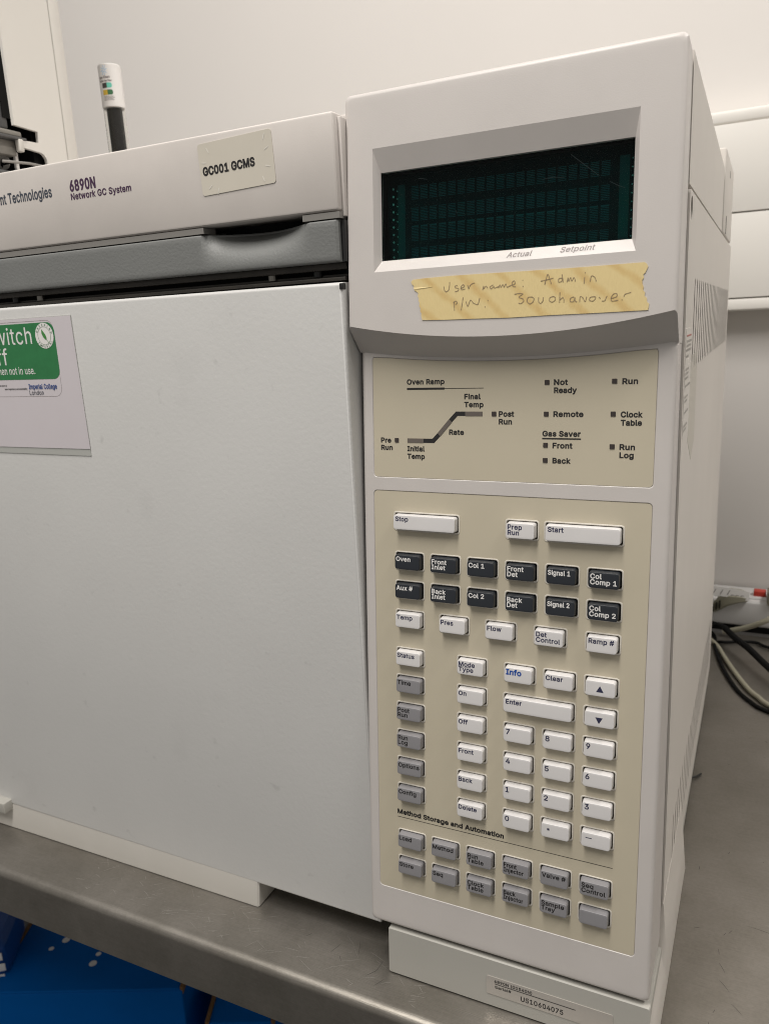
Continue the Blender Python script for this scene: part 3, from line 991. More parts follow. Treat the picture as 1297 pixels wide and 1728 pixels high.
# body, door, handle, lid ----------------------------------------------
XL = -.412
finish('oven_body', B(XL, -.0015, .052, .487, .004, .4560, bev=.001), 'base', gc)
finish('right_chassis', B(.0015, .149, .0560, .485, .0205, .4985), 'base', gc)
YD = .0180
bm = bmesh.new()
def door_loop(g): return [(XL + g, .0215 + g), (-.0012 - g, .0168 + g), (-.0012 - g, .4196 - g), (XL + g, .4206 - g)]
f = fill(bm, [door_loop(.0022)], YD)[0]
for k in range(1, 6):
    a = PI / 2 * k / 5
    n = ring(bm, door_loop(.0022 * (1 - math.sin(a))), YD + .0022 * (1 - math.cos(a))); band(bm, f, n, True); f = n
n = ring(bm, door_loop(0), .050); band(bm, f, n, True); bm.faces.new(n)
bmesh.ops.recalc_face_normals(bm, faces=bm.faces[:])
dr = finish('oven_door', bm, 'door', gc)
bm = B(-.0030, -.0008, YD - .0003, .0215, .4158, .4190, bev=.0004); finish('corner_slot', bm, 'black', dr)  # black block drawn for a small dark slot at the door corner
# rails in the gap over the door, with screw heads
finish('door_seal', B(XL, -.0016, .0320, .051, .4180, .4440), 'void', gc)
finish('seal_rail', B(XL, -.0016, .0245, .0330, .4265, .4302, bev=.0006), 'rail', gc)
finish('seal_rail', B(XL, -.0016, .0225, .0325, .4207, .4226, bev=.0005), 'rail', gc)
finish('seal_rail', B(XL, -.0016, .0290, .0330, .4228, .4245, bev=.0004), 'rail', gc)
for x, mt in ((-.2365, 'screw'), (-.2597, 'black'), (-.0515, 'screw'), (-.0215, 'black')):
    bm = bmesh.new(); cyl(bm, (x, .0285, .4235), (0, 0, 1), .0026, .0026, .0030, 16); finish('screw', bm, mt, gc)
# handle bar with a finger scoop
bm = bmesh.new()
def scoop(x):
    if -.092 < x < -.020:
        t = (x + .092) / .072
        return .0180 * math.sin(PI * t ** .9)
    return 0
xs = [XL, -.3, -.2, -.12] + [-.0945 + .0028 * i for i in range(28)] + [-.012, -.0035, -.0028, -.0022]
hz0, hz1, r = .4302, .4514, .0014
rows = []
for x in xs:
    edge = max(0, min(1, (x + .0036) / .0014)) if x > -.0036 else 0
    s = scoop(x)
    col = []
    N = 9
    for i in range(N + 1):
        t = i / N
        z = hz0 + r + (hz1 - hz0 - 2 * r) * t
        col.append((YD + s * t ** 2.4 + edge * .0014, z))
    lo_ = [(YD + r - r * math.sin(a) + edge * .0014, hz0 + r - r * math.cos(a)) for a in (0, .5, 1.0)]
    topy = col[-1][0]
    hi_ = [(topy + r - r * math.cos(a), hz1 - r + r * math.sin(a)) for a in (.5, 1.0, PI / 2)]
    full = [(.045, hz0)] + lo_ + col + hi_ + [(.045, hz1)]
    rows.append([bm.verts.new((x, y, z)) for y, z in full])
for a, b in zip(rows, rows[1:]):
    for i in range(len(a)):
        j = (i + 1) % len(a)
        bm.faces.new((a[i], a[j], b[j], b[i]))
bm.faces.new(rows[0]); bm.faces.new(rows[-1][::-1])
bmesh.ops.recalc_face_normals(bm, faces=bm.faces[:])
finish('door_handle', bm, 'handle', gc)
finish('handle_end', B(-.0014, .0006, .0215, .045, .4302, .4512), 'black', gc)
# lid
lipm = bmesh.new()
box(lipm, XL, -.0893, YD + .0007, .03, .4520, .4552)
box(lipm, -.0233, -.0008, YD + .0007, .03, .4520, .4552)
finish('lid_lip', lipm, 'grey_trim', gc)
finish('grip_recess', B(-.0893, -.0233, .0395, .05, .4500, .4556), 'void', gc)  # near-black block standing in for the shade of the hollow
bm = bmesh.new()
bw = box(bm, XL, -.0010, YD, .030, .4556, .5036, bev=.0018)
lid = finish('lid_front', bm, 'lid', gc)
finish('lid', B(XL, .0004, .0308, .40, .4575, .5043, bev=.0015), 'lid', gc)
finish('lid_trim', B(-.0030, .0009, .0226, .0300, .4530, .5015, bev=.0006), 'lid', gc)
bm = B(-.030, .0009, .036, .40, .500, .5062, bev=.003); finish('lid_ridge', bm, 'lid', gc)
bm = bmesh.new()
yl = YD - .00012
glyphs(bm, '6890N', -.1866, .4856, .0058, yl, width=.0212, bold=.00032)
glyphs(bm, 'Network GC System', -.1866, .4806, .0035, yl, width=.0485, bold=.00016)
finish('model_name', bm, 'ink_purple', lid, smooth=False)
bm = bmesh.new()
glyphs(bm, 'Agilent Technologies', 0, .4842, .0060, yl, width=.0612, bold=.0002, right=-.2022)
finish('maker_name', bm, 'ink_slate', lid, smooth=False)
# skirt under the door
bm = bmesh.new()
for x0_, x1_ in ((XL, -.0967),):
    rows = []
    for y0_, zz in ((.0158, .0006), (.0158, .0015), (.0184, .0210), (.0200, .0300)):
        rows.append([bm.verts.new(p) for p in ((x0_, y0_, zz), (x1_ - .0012, y0_, zz), (x1_, y0_ + .0012, zz), (x1_, .487, zz), (x0_, .487, zz))])
    for a, b in zip(rows, rows[1:]): band(bm, a, b)
    bm.faces.new(rows[0][::-1]); bm.faces.new(rows[-1])
bmesh.ops.recalc_face_normals(bm, faces=bm.faces[:])
finish('oven_base', bm, 'skirt', gc)
finish('base_ledge', B(XL, -.3440, .010, .03, .0165, .0260, bev=.001), 'base', gc)

# ------------------------------------------------------- things on the instrument
# asset sticker
st_ = thing('asset_sticker', 'pale rectangular sticker reading GC001 GCMS on the lid front', 'sticker', (-.0624, YD - .00015, .4860), (0, -.035, 0))
finish('sticker_sheet', slab(rr(0, 0, .0490, .0270, .0016, 4), -.0002, .0001), 'sticker', st_)
bm = bmesh.new()
glyphs(bm, 'GC001 GCMS', -.0226, -.0030, .0041, -.0003, width=.0350, bold=.0003)
finish('legend', bm, 'ink_black', st_, smooth=False)
bm = bmesh.new()
for x, z, a in ((-.0178, .0095, -1.1), (-.0212, .0035, -.15), (-.0185, -.0095, .6), (-.0135, -.0122, 1.3), (.0195, .0105, 1.2), (.0205, .0045, .45), (.0205, -.0045, -.3), (.0170, -.0105, -1.2)):
    dx, dz = math.cos(a) * .0016, math.sin(a) * .0016
    stroke(bm, [(x - dx, z - dz), (x, z), (x + dx, z + dz)], .0005, -.0003)
finish('security_cuts', bm, 'cut', st_, smooth=False)['kind'] = 'stuff'

# switch-off notice in a clear pouch
nt_ = thing('notice', 'white paper notice with a green switch off panel taped to the oven door', 'notice', (-.25, YD - .0004, .3665))
def NX(x): return x - (-.25)
def NZ(z): return z - .3665
def poly_loop(pts): return [(NX(a), NZ(b)) for a, b in pts]
finish('pouch', slab(poly_loop([(-.345, .3212), (-.1992, .3206), (-.2003, .4126), (-.345, .4124)]), 0, .0003), 'pouch', nt_, smooth=False)
finish('paper_sheet', slab(poly_loop([(-.345, .3253), (-.1990, .3253), (-.2006, .4122), (-.345, .4121)]), -.0003, -.0001), 'paper', nt_, smooth=False)
finish('green_panel', slab(poly_loop(rr(-.278, .39055, .1230, .0369, .006, 6)), -.0004, -.0003), 'green', nt_, smooth=False)
# thin outline of the printed card below the panel
bm = bmesh.new()
L0 = rr(-.278, .3854, .1222, .0498, .006, 6); L1 = rr(-.278, .3854, .1218, .0494, .0058, 6)
a = ring(bm, poly_loop(L0), -.00036); b = ring(bm, poly_loop(L1), -.00036); band(bm, a, b)
finish('card_outline', bm, 'ink_grey', nt_, smooth=False)
bm = bmesh.new()
yn = -.0005
glyphs(bm, 'Switch', 0, NZ(.3957), .0108, yn, right=NX(-.2380), stretch=.92, bold=.00005)
glyphs(bm, 'Off', 0, NZ(.3822), .0108, yn, right=NX(-.2636), stretch=1.0, bold=.00005)
glyphs(bm, 'when not in use.', 0, NZ(.3757), .0047, yn, right=NX(-.2394), width=.0395, bold=.00006)
finish('headline', bm, 'ink_white', nt_, smooth=False)
bm = bmesh.new()
glyphs(bm, 'Imperial College', NX(-.2477), NZ(.3657), .0032, yn, width=.0265, bold=.00012)
finish('college_name', bm, 'college', nt_, smooth=False)
bm = bmesh.new()
glyphs(bm, 'London', NX(-.2477), NZ(.3617), .0030, yn, width=.0134, bold=.00003)
finish('college_name', bm, 'ink_slate', nt_, smooth=False)
bm = bmesh.new()
glyphs(bm, 'Find out more at', 0, NZ(.3677), .0012, yn, right=NX(-.2690), stretch=.8, bold=.00003)
glyphs(bm, 'www.imperial.ac.uk/sustainability', 0, NZ(.3653), .0012, yn, right=NX(-.2493), stretch=.8, bold=.00003)
finish('small_print', bm, 'ink_black', nt_, smooth=False)
bm = bmesh.new()
bc = (NX(-.2258), NZ(.4004))
fill(bm, [[(bc[0] + .0083 * math.cos(t * PI / 18), bc[1] + .0083 * math.sin(t * PI / 18)) for t in range(36)]], yn)
bd = finish('badge', bm, 'ink_white', nt_, smooth=False)
bm = bmesh.new()
for r0 in (.0059, .00575):
    pass
a = ring(bm, [(bc[0] + .0059 * math.cos(t * PI / 18), bc[1] + .0059 * math.sin(t * PI / 18)) for t in range(36)], yn - .0001)
b = ring(bm, [(bc[0] + .0057 * math.cos(t * PI / 18), bc[1] + .0057 * math.sin(t * PI / 18)) for t in range(36)], yn - .0001)
band(bm, a, b)
for word, a0, da, up in (('GREENING', 160, -20, 1), ('IMPERIAL', 215, 15.5, -1)):
    for i, ch in enumerate(word):
        t = math.radians(a0 + da * i)
        rad = .0063 if up > 0 else .0078
        glyphs(bm, ch, bc[0] + rad * math.cos(t), bc[1] + rad * math.sin(t), .0014, yn - .0001, stretch=.9, bold=.00004, rot=t - PI / 2 * up, center=False)
finish('badge_text', bm, 'dkgreen', bd, smooth=False)
bm = bmesh.new()
poly([((bc[0] + x) / mm, (bc[1] + z) / mm) for x, z in ((-.0020, .0045), (-.0006, .0028), (.0010, .0008), (.0018, -.0012), (.0016, -.0028), (.0004, -.0024), (-.0012, -.0008), (-.0022, .0016))], bm, yn - .0001)
stroke(bm, [(bc[0] + .0012, bc[1] - .0022), (bc[0] + .0040, bc[1] - .0052)], .0003, yn - .0001)
finish('leaf_emblem', bm, 'leafgreen', bd, smooth=False)

# masking tape with handwriting: built in the panel frame on the hood face
tp = thing('masking_tape', 'torn strip of yellowed masking tape with handwriting under the display', 'tape', pw(.0965, YH - .0002, .4075), PR)
TX, TZ = .0965, .4075
edge = []
left = [(37.4, 417.3), (38.6, 418.3)]
topl = [(45, 418.6), (60, 418.8), (80, 418.6), (100, 418.3), (125, 418.1), (152.6, 418.2)]
right = [(153.6, 417.6), (154.3, 416.2), (153.7, 414.8), (153.2, 413.6), (152.3, 412.9), (152.6, 411.3), (151.9, 410.4), (152.1, 408.7), (152.6, 407.6), (152.5, 405.9), (153.4, 404.9), (153.2, 403.4), (154.2, 402.4), (154.4, 400.6), (155.3, 399.8), (155.0, 397.0)]
bot = [(130, 396.9), (110, 397.0), (90, 396.8), (70, 397.2), (55, 397.4), (43.6, 397.8)]
leftup = [(43.0, 400.0), (43.2, 401.2), (42.4, 402.5), (42.7, 403.6), (41.9, 405.0), (42.2, 406.4), (41.6, 407.6), (41.8, 408.8), (41.2, 409.8), (41.5, 411.4), (40.6, 412.2), (39.6, 412.8), (38.9, 414.0), (39.2, 415.0), (38.0, 416.0)]
outl = [(a * mm - TX, b * mm - TZ) for a, b in (left + topl + right + bot + leftup)][::-1]
# thin sheet, slightly cockled
bm = bmesh.new()
f = fill(bm, [outl], -.00015)[0]
b = ring(bm, outl, .0001); band(bm, f, b, True); bm.faces.new(b)
bmesh.ops.recalc_face_normals(bm, faces=bm.faces[:])
finish('tape_strip', bm, 'tape', tp, smooth=False)
bm = bmesh.new()
def ridge(pts, h):
    a = [bm.verts.new((x * mm - TX, -.0001, z * mm - TZ)) for x, z in pts[0]]
    c = [bm.verts.new((x * mm - TX, -.0001 - h, z * mm - TZ)) for x, z in pts[1]]
    d_ = [bm.verts.new((x * mm - TX, -.0001, z * mm - TZ)) for x, z in pts[2]]
    for p_, q in ((a, c), (c, d_)):
        for i in range(len(a) - 1): bm.faces.new((p_[i], p_[i + 1], q[i + 1], q[i]))
ridge(([(39.4, 412.6), (43, 413.0), (49.5, 414.0)], [(39.3, 413.5), (43, 413.8), (49.5, 414.1)], [(38.9, 414.6), (43, 414.5), (49.5, 414.2)]), .0002)
finish('crease', bm, 'tape', tp)
# pencil strokes traced letter by letter, in millimetres on the tape
def A_(u, v): return (u, v)
k1 = lambda x, y: (685 + x * .16192, 440 + y * .16192)
k2_ = lambda x, y: (885 + x * .16577, 435 + y * .16577)
HW_ = []
def px_panel(u, v, dd=.0145):
    """photo pixel -> panel face, used once to place the handwriting"""
    r_ = Vector(((u - 648.5) / 1321.31169, (v - 864) / 1321.31169, 1))
    d_ = Vector([sum(RC[k][j] * r_[k] for k in range(3)) for j in range(3)])
    dp = Vector((d_.x, ct * d_.y - st * d_.z, st * d_.y + ct * d_.z))
    cp = Vector((CAM.x, ct * CAM.y - st * CAM.z, st * CAM.y + ct * CAM.z))
    q = cp + dp * ((-dd - cp.y) / dp.y)
    return (q.x - TX, q.z - TZ)
strokes = [
 [(k1, [(392, 268), (396, 300), (412, 322), (440, 306), (450, 262), (452, 222)])],
 [(k1, [(535, 258), (510, 262), (512, 280), (545, 290), (538, 312), (508, 322)])],
 [(k1, [(565, 290), (605, 268), (596, 248), (572, 268), (574, 300), (612, 294)])],
 [(k1, [(640, 252), (648, 290), (664, 258), (690, 236), (714, 232)])],
 [(k1, [(795, 304), (806, 262), (808, 290), (830, 264), (848, 284)])],
 [(k1, [(905, 250), (872, 272), (884, 292), (912, 268), (920, 284), (960, 268)])],
 [(k1, [(960, 284), (975, 250), (985, 276), (1005, 248), (1018, 276)])],
 [(k1, [(1018, 276), (1036, 240), (1050, 274), (1076, 262), (1130, 240), (1124, 208), (1104, 226), (1108, 262), (1142, 272)])],
 [(k1, [(1210, 200), (1216, 206)])], [(k1, [(1212, 262), (1218, 270)])],
 [(k1, [(497, 428), (500, 470), (502, 520)])], [(k1, [(490, 436), (515, 420), (532, 436), (512, 456)])],
 [(k1, [(592, 380), (582, 450), (572, 514)])],
 [(k1, [(622, 424), (640, 474), (668, 410), (700, 440), (740, 456), (752, 440), (765, 388)])],
 [(k1, [(846, 408), (852, 416)])], [(k1, [(818, 476), (824, 484)])],
 [(k1, [(1125, 350), (1170, 340), (1214, 344), (1172, 378), (1214, 396), (1220, 424), (1190, 446), (1168, 440)])],
 [(k2_, [(75, 398), (35, 402), (22, 440), (48, 468), (82, 448), (92, 412), (70, 398)])],
 [(k2_, [(140, 400), (138, 440), (158, 464), (182, 440), (188, 402)])],
 [(k2_, [(290, 392), (256, 404), (250, 436), (276, 450), (306, 432), (308, 402), (288, 392)])],
 [(k2_, [(356, 350), (354, 400), (352, 456)])], [(k2_, [(354, 430), (384, 404), (396, 424), (396, 454)])],
 [(k2_, [(500, 396), (466, 410), (460, 442), (494, 444), (508, 402), (512, 440), (530, 448)])],
 [(k2_, [(556, 450), (562, 396), (588, 404), (612, 446), (628, 396)])],
 [(k2_, [(716, 394), (668, 400), (656, 430), (690, 440), (716, 416), (718, 394)])],
 [(k2_, [(752, 400), (768, 412)])], [(k2_, [(782, 440), (812, 436), (826, 404), (836, 388)])],
 [(k2_, [(872, 414), (930, 396), (936, 366), (904, 366), (878, 404), (886, 440), (948, 430)])],
 [(k2_, [(984, 424), (990, 430)])], [(k2_, [(1006, 392), (1020, 370), (1080, 350)])],
 [(k2_, [(200, 276), (226, 180), (240, 176), (268, 266)])], [(k2_, [(160, 238), (220, 224), (288, 206)])],
 [(k2_, [(380, 206), (346, 212), (342, 244), (372, 240), (384, 206)])], [(k2_, [(378, 168), (384, 210), (392, 248)])],
 [(k2_, [(430, 246), (438, 202), (444, 236), (466, 200), (476, 236), (500, 200), (514, 240)])],
 [(k2_, [(608, 196), (602, 262)])], [(k2_, [(612, 148), (616, 156)])],
 [(k2_, [(664, 240), (674, 190), (690, 184), (712, 200), (726, 238)])],
]
bm = bmesh.new()
for s in strokes:
    for fn, pts in s:
        P = [px_panel(*fn(*q)) for q in pts]
        if len(P) > 2:
            P = [(v.x, v.z) for v in spline([(a, 0, b) for a, b in P], 4)]
        stroke(bm, P, .00034, -.00028)
finish('handwriting', bm, 'pencil', tp, smooth=False)

# ================================================================== autosampler tower
XT = -.360
tw = thing('autosampler_tower', 'white injector tower with dark mechanism standing behind the lid', 'autosampler', (XT, .137, .5045))
def side_plate(loop, x0, x1, bm=None):
    """(y, z) outline extruded along x"""
    bm = slab(loop, -x1, -x0)
    bmesh.ops.transform(bm, matrix=Matrix(((0, -1, 0, 0), (1, 0, 0, 0), (0, 0, 1, 0), (0, 0, 0, 1))), verts=bm.verts[:])
    return bm
z0 = -.002
def lz(z): return z - .5045
def ly(y): return y - .137
pl = [(ly(.1375), lz(.95)), (ly(.1370), lz(.5702)), (ly(.1603), lz(.5690)), (ly(.1600), lz(.5601)), (ly(.1420), lz(.5595)), (ly(.1425), lz(.5540)), (ly(.1590), lz(.5528))]
for i in range(7):
    a = PI / 2 - PI / 2 * i / 6
    pl.append((ly(.1595 + .007 * math.cos(a)), lz(.5458 + .007 * math.sin(a))))
pl += [(ly(.1665), lz(.5045)), (ly(.1895), lz(.5045)), (ly(.1895), lz(.95))]
finish('side_plate', side_plate(pl[::-1], -.003, 0), 'tower', tw)
finish('rear_cover', B(-.11, -.0002, ly(.1906), ly(.2030), 0, lz(.95), bev=.0015), 'tower', tw)
finish('core', B(-.11, -.006, ly(.158), ly(.189), 0, lz(.95)), 'void', tw)
finish('front_door', B(-.11, -.0045, ly(.1275), ly(.136), lz(.5665), lz(.95), bev=.003), 'dgrey', tw)
finish('inner_rib', B(-.0042, -.0030, ly(.1300), ly(.1395), lz(.575), lz(.95)), 'void', tw)
bm = B(-.11, -.0005, ly(.1200), ly(.1440), lz(.5615), lz(.5660), bev=.0015)
finish('turret_ledge', bm, 'mgrey', tw)
finish('turret_edge', B(-.11, .0005, ly(.1180), ly(.1475), lz(.5592), lz(.5616), bev=.0008), 'dgrey', tw)
finish('turret_hub', B(-.11, -.006, ly(.1215), ly(.1410), lz(.5475), lz(.5592), bev=.001), 'mgrey', tw)
finish('clip', B(-.004, .0015, ly(.1385), ly(.1432), lz(.5500), lz(.5600), bev=.0012), 'skirt', tw)
finish('clip', B(-.018, -.0055, ly(.1195), ly(.1214), lz(.5470), lz(.5590), bev=.0005), 'grey_trim', tw)
bm = bmesh.new()
for k in range(5): tube(bm, [Vector((-.014 - .0016 * k + .006 * math.cos(t * PI / 8), ly(.132) + .002, lz(.5425) + .005 * math.sin(t * PI / 8))) for t in range(16)], .0005, 5)
finish('coil', bm, 'grey_trim', tw)
bm = bmesh.new(); tube(bm, spline([(-.004, ly(.1235), lz(.5412)), (.0, ly(.134), lz(.5412)), (.001, ly(.146), lz(.5418)), (-.002, ly(.162), lz(.5425))]), .0011, 10)
finish('release_arm', bm, 'grey_trim', tw)
finish('hook', B(-.012, -.009, ly(.1415), ly(.1445), lz(.537), lz(.5515), bev=.0005), 'white', tw)
finish('mount', B(-.09, -.004, ly(.120), ly(.185), 0, lz(.535), bev=.002), 'dgrey', tw)

# ================================================================== gas filter
gf = thing('gas_filter', 'clear filter tube of black granules under a printed white cap', 'filter', (-.3995, .300, .5055), (0, math.radians(-.6), 0))
def lz2(z): return z - .5055
rc = .0110
finish('cap', lathe([(rc - .0003, lz2(.6205)), (rc, lz2(.6212)), (rc, lz2(.6588)), (rc - .0005, lz2(.6598)), (rc - .003, lz2(.6604)), (.001, lz2(.6606))], 40), 'white', gf)
bm = bmesh.new()
rings_ = []
for r_, z_ in ((.0106, .002), (.0106, lz2(.6204)), (.0100, lz2(.6204)), (.0100, .002)):
    rings_.append([bm.verts.new((r_ * math.cos(2 * PI * i / 48), r_ * math.sin(2 * PI * i / 48), z_)) for i in range(48)])
for a, b in zip(rings_, rings_[1:] + rings_[:1]): band(bm, a, b)
bmesh.ops.recalc_face_normals(bm, faces=bm.faces[:])
finish('tube_wall', bm, 'acrylic', gf)
finish('granules', lathe([(.0075, .003), (.0075, lz2(.6200))], 40), 'granules', gf)
finish('filter_base', lathe([(.016, 0), (.016, .018), (.0125, .022), (.0107, .022)], 32), 'dgrey', gf)
def wrap(bm):   # bend a flat (x, z) print round the cap; x = arc length
    for v in bm.verts:
        a = v.co.x * .72 / rc - .25
        rad = rc + .00012 - v.co.y
        v.co = Vector((rad * math.sin(a), -rad * math.cos(a), lz2(v.co.z)))
    return bm
def wp(name, m, fn, y=0):
    bm = bmesh.new(); fn(bm)
    pass
    return finish(name, wrap(bm), m, gf, smooth=False)
def sun(bm):
    for i in range(8):
        a = PI / 4 * i + .2
        for j in range(3):
            r0 = .0012 + j * .0013
            stroke(bm, [(.0070 + math.cos(a + .12 * (j % 2)) * r0, .6535 + math.sin(a) * r0), (.0070 + math.cos(a) * (r0 + .0008), .6535 + math.sin(a) * (r0 + .0008))], .0007, 0)
wp('sun_emblem', 'skyblue', sun)
def words(bm):
    glyphs(bm, 'Gas Clean', -.002, .6462, .0022, 0, width=.0165, bold=.00012)
    glyphs(bm, 'Carrier Gas Filter', -.002, .6432, .0016, 0, width=.0185, bold=.0001)
wp('cap_words', 'ink_grey', words)
def pill(x0, x1, z, right_round):
    def fn(bm):
        n_ = 14
        prev = None
        for i in range(n_ + 1):
            x_ = x0 + (x1 - x0) * i / n_
            h_ = .0023
            if right_round and x_ > x1 - .0023: h_ = math.sqrt(max(.0023 ** 2 - (x_ - x1 + .0023) ** 2, 1e-9))
            cur = (bm.verts.new((x_, 0, z - h_)), bm.verts.new((x_, 0, z + h_)))
            if prev: bm.faces.new((prev[0], cur[0], cur[1], prev[1]))
            prev = cur
    return fn
wp('pill_mark', 'teal', pill(.0085, .0160, .6398, True)); wp('pill_mark', 'dkbrown', pill(.002, .0090, .6398, False))
wp('pill_mark', 'dkgreen', pill(.0085, .0165, .6335, True)); wp('pill_mark', 'yellow', pill(.002, .0090, .6335, False))
def lines_(bm):
    for k in range(4):
        x = .003
        while x < .016:
            w_ = R.uniform(.0008, .002); quad(bm, x, x + w_, .6300 - .0011 * k - .0005, .6300 - .0011 * k, 0); x += w_ + .0005
wp('small_print', 'ink_grey', lines_)['kind'] = 'stuff'

# ================================================================== back of the bench, right
dt = thing('dado_trunking', 'long white wall trunking in two bays behind the instrument', 'trunking', (0, .70, .50))
yt0, yt1 = -.040, -.0005
finish('trunking_body', B(-1.2, 1.2, -.034, yt1, -.1085, .1090, bev=.004), 'trunk', dt)
finish('trunking_cover', B(-1.2, 1.2, yt0, -.0335, -.0936, -.0009, bev=.0005), 'trunk', dt)
finish('trunking_cover', B(-1.2, 1.2, yt0, -.0335, .0009, .0944, bev=.0005), 'trunk', dt)
finish('trunking_edge', B(-1.2, 1.2, yt0 + .0004, -.02, .0949, .1088, bev=.0035), 'trunk', dt)
finish('trunking_edge', B(-1.2, 1.2, yt0 + .0004, -.02, -.1085, -.0941, bev=.0035), 'trunk', dt)

ps = thing('power_strip', 'white mains extension strip with a red rocker switch along the wall', 'power strip', (.30, .6605, .0))
finish('strip_body', B(-.20, .25, -.012, .036, .0075, .0415, bev=.005), 'strip', ps)
finish('strip_deck', B(-.198, .248, -.004, .0355, .038, .0445, bev=.003), 'strip', ps)
finish('strip_gap_shade', B(-.19, .24, .0, .034, -.004, .009), 'black', ps)  # black block put in for the shaded gap below the strip
rk = B(-.0935, -.0795, .001, .012, .0435, .0515, bev=.0015); finish('rocker_switch', rk, 'red', ps)

pg = thing('mains_plug', 'beige mains plug wearing a white paper tag, left of the red switch', 'plug', (.178, .655, .044))
bm = bmesh.new()
rows = []
for x, hy, zl, zh in ((-.021, .007, -.024, -.012), (-.015, .008, -.021, -.006), (-.008, .012, -.016, .003), (.001, .014, -.009, .007), (.014, .0145, -.0035, .006), (.022, .013, -.002, .004), (.0235, .011, .0, .002)):
    rows.append([bm.verts.new((x, cy_ * hy, zl + (zh - zl) * cz_)) for cy_, cz_ in ((-1, .2), (-.8, 0), (.8, 0), (1, .2), (1, .8), (.8, 1), (-.8, 1), (-1, .8))])
for a, b in zip(rows, rows[1:]): band(bm, a, b)
bm.faces.new(rows[0][::-1]); bm.faces.new(rows[-1])
bmesh.ops.recalc_face_normals(bm, faces=bm.faces[:])
finish('plug_body', bm, 'plug', pg)
bm = bmesh.new()
for k in range(3):
    box(bm, -.0175 + k * .004, -.0163 + k * .004, -.0105 - k * .0015, -.006, -.0185 + k * .0025, -.010 + k * .0035)
finish('grip_ribs', bm, 'void', pg)
bm = bmesh.new(); tube(bm, spline([(-.019, 0, -.017), (-.026, -.002, -.025), (-.036, -.004, -.034), (-.06, .0, -.037)]), .0042, 10); finish('flex', bm, 'plug', pg)
bm = bmesh.new()
rows = []
for i in range(9):
    x = -.030 + .054 * i / 8
    zt = .0155 - .004 * (i / 8) ** 2
    rows.append([bm.verts.new((x, -.0135, zt - .0115)), bm.verts.new((x, -.012, zt)), bm.verts.new((x, -.0115, zt)), bm.verts.new((x, -.013, zt - .0115))])
for a, b in zip(rows, rows[1:]): band(bm, a, b)
bm.faces.new(rows[0]); bm.faces.new(rows[-1][::-1])
bmesh.ops.recalc_face_normals(bm, faces=bm.faces[:])
tg = finish('paper_tag', bm, 'white', pg)
bm = bmesh.new()
for x in (-.026, -.017, -.009, -.001, .003, .008, .014):
    stroke(bm, [(x, .006), (x + .0012, .0085), (x + .003, .0125)] if x < 0 else [(x, .0055), (x + .002, .0065), (x + .004, .006)], .0007, -.0142)
finish('pen_marks', bm, 'ink_grey', tg, smooth=False)['kind'] = 'stuff'
pg2 = thing('mains_plug', 'beige mains plug right of the red switch, cut by the photo edge', 'plug', (.240, .655, .046))
bm = B(-.0185, .03, -.013, .013, -.007, .012, bev=.004); finish('plug_body', bm, 'plug', pg2)

def cable(name, pts, r, m, label):
    bm = bmesh.new(); tube(bm, spline(pts, 10), r, 12)
    return tag(finish(name, bm, m), label, 'cable')
cable('mains_cable', [(.10, .63, .006), (.150, .640, .010), (.1685, .6215, .016), (.1780, .603, .0200), (.1905, .580, .018), (.2046, .556, .0175), (.2265, .515, .014), (.27, .44, .008), (.36, .36, .004)], .0037, 'cable_black', 'thick black mains cable arching over the bench from behind the instrument')
cable('thin_cable', [(.14, .66, .002), (.1640, .6239, .003), (.1688, .5829, .003), (.1769, .5396, .003), (.1865, .5038, .0025), (.1976, .4731, .002), (.2093, .4532, .002), (.2269, .4354, .002), (.30, .40, .002)], .0020, 'cable_black', 'thin black cable curving beside the beige cable on the bench')
cable('thin_cable', [(.10, .600, .0025), (.1671, .6012, .0025), (.193, .610, .0025), (.2125, .613, .0025), (.2267, .602, .0025), (.28, .58, .0025)], .0017, 'cable_black', 'thin black cable lying nearly straight along the back of the bench')
cable('beige_cable', [(.15, .625, .003), (.1690, .592, .003), (.1806, .5546, .003), (.1932, .5157, .003), (.2071, .4794, .003), (.2175, .4617, .003), (.2268, .4486, .003), (.27, .41, .003)], .0026, 'cable_beige', 'beige cable running diagonally across the bench beside the thin black one')
cable('beige_cable', [(.175, .628, .006), (.186, .626, .010), (.203, .622, .018), (.222, .618, .030), (.240, .626, .040), (.262, .64, .045)], .0033, 'cable_beige', 'beige cable rising from the bench to the power strip')
bm = bmesh.new(); tube(bm, spline([(.1660, .2890, .0012), (.1700, .2925, .0014), (.1735, .2985, .0013)], 4), .0008, 8)
tag(finish('cable_tie_end', bm, 'black'), 'short black plastic offcut lying against the foot of the instrument side', 'offcut')

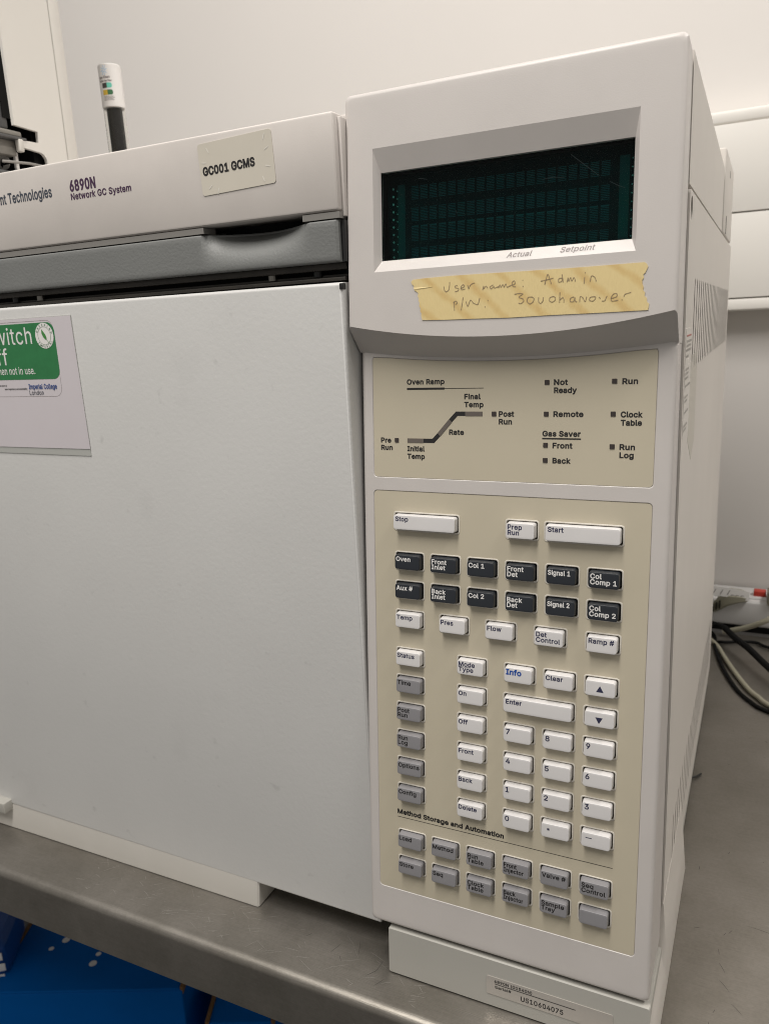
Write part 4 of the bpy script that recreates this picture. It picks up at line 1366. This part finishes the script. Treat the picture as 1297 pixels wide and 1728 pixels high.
# ================================================================== under the bench
ZT = -.55
P0, P1 = Vector((-.7799, .2477)), Vector((-.5280, .3605))
ux = (P1 - P0).normalized(); uy = Vector((-ux.y, ux.x))
def carton(label, corner, ztop, wid, dep, spots):
    ang = math.atan2(ux.y, ux.x)
    t = thing('carton', label, 'carton', (corner.x, corner.y, FLOOR), (0, 0, ang), 'blue cartons under the bench')
    h = ztop - FLOOR
    finish('box_walls', B(-wid, 0, 0, dep, 0, h - .004, bev=.003), 'blue', t)
    lid_ = finish('box_lid', B(-wid + .001, -.0035, .0005, dep, h - .0045, h, bev=.0022), 'blue', t)
    finish('board_edge', B(-.0036, .0008, .002, dep, h - .012, h + .0012, bev=.0006), 'kraft', t)
    finish('board_edge', B(-wid - .004, -wid + .002, .0, dep, h - .014, h + .003, bev=.0008), 'kraft', t)
    for x, y, r_ in spots:
        dlt = Vector((x, y)) - corner
        lx, lyy = dlt.dot(ux), dlt.dot(uy)
        bm = bmesh.new()
        bm.faces.new([bm.verts.new((lx + r_ * math.cos(k * PI / 10), lyy + r_ * math.sin(k * PI / 10), h + .0003)) for k in range(20)])
        finish('dot', bm, 'white', lid_, smooth=False)
    return t
carton('blue carton with white printed dots on its shaded top under the bench', P1, ZT, .293, .28,
       ((-.7761, .3411, .0042), (-.7665, .3640, .0062), (-.6897, .3419, .0066), (-.6973, .3631, .0042))[:0] or ((-.7761, .3411, .0042), (-.7683, .3640, .0060), (-.6897, .3445, .0060), (-.6960, .3625, .0042)))
carton('lower blue carton right of the dotted one under the bench', Vector((-.3990, .4030)), -.60, .098, .20, ())
bg_ = thing('wrapped_bottle', 'blue wrapped pack with white bars left of the dotted carton', 'pack', (-.845, .315, FLOOR), (0, 0, .6))
finish('wrapper', B(-.09, .018, -.06, .05, 0, .405, bev=.018, seg=4), 'bag', bg_)
for k, (z, w_) in enumerate(((.385, .03), (.366, .034), (.347, .028))):
    finish('white_bar', B(-.03, w_ * .5, -.0606, -.0595, z - .0065, z + .0065, bev=.0004), 'white', bg_)
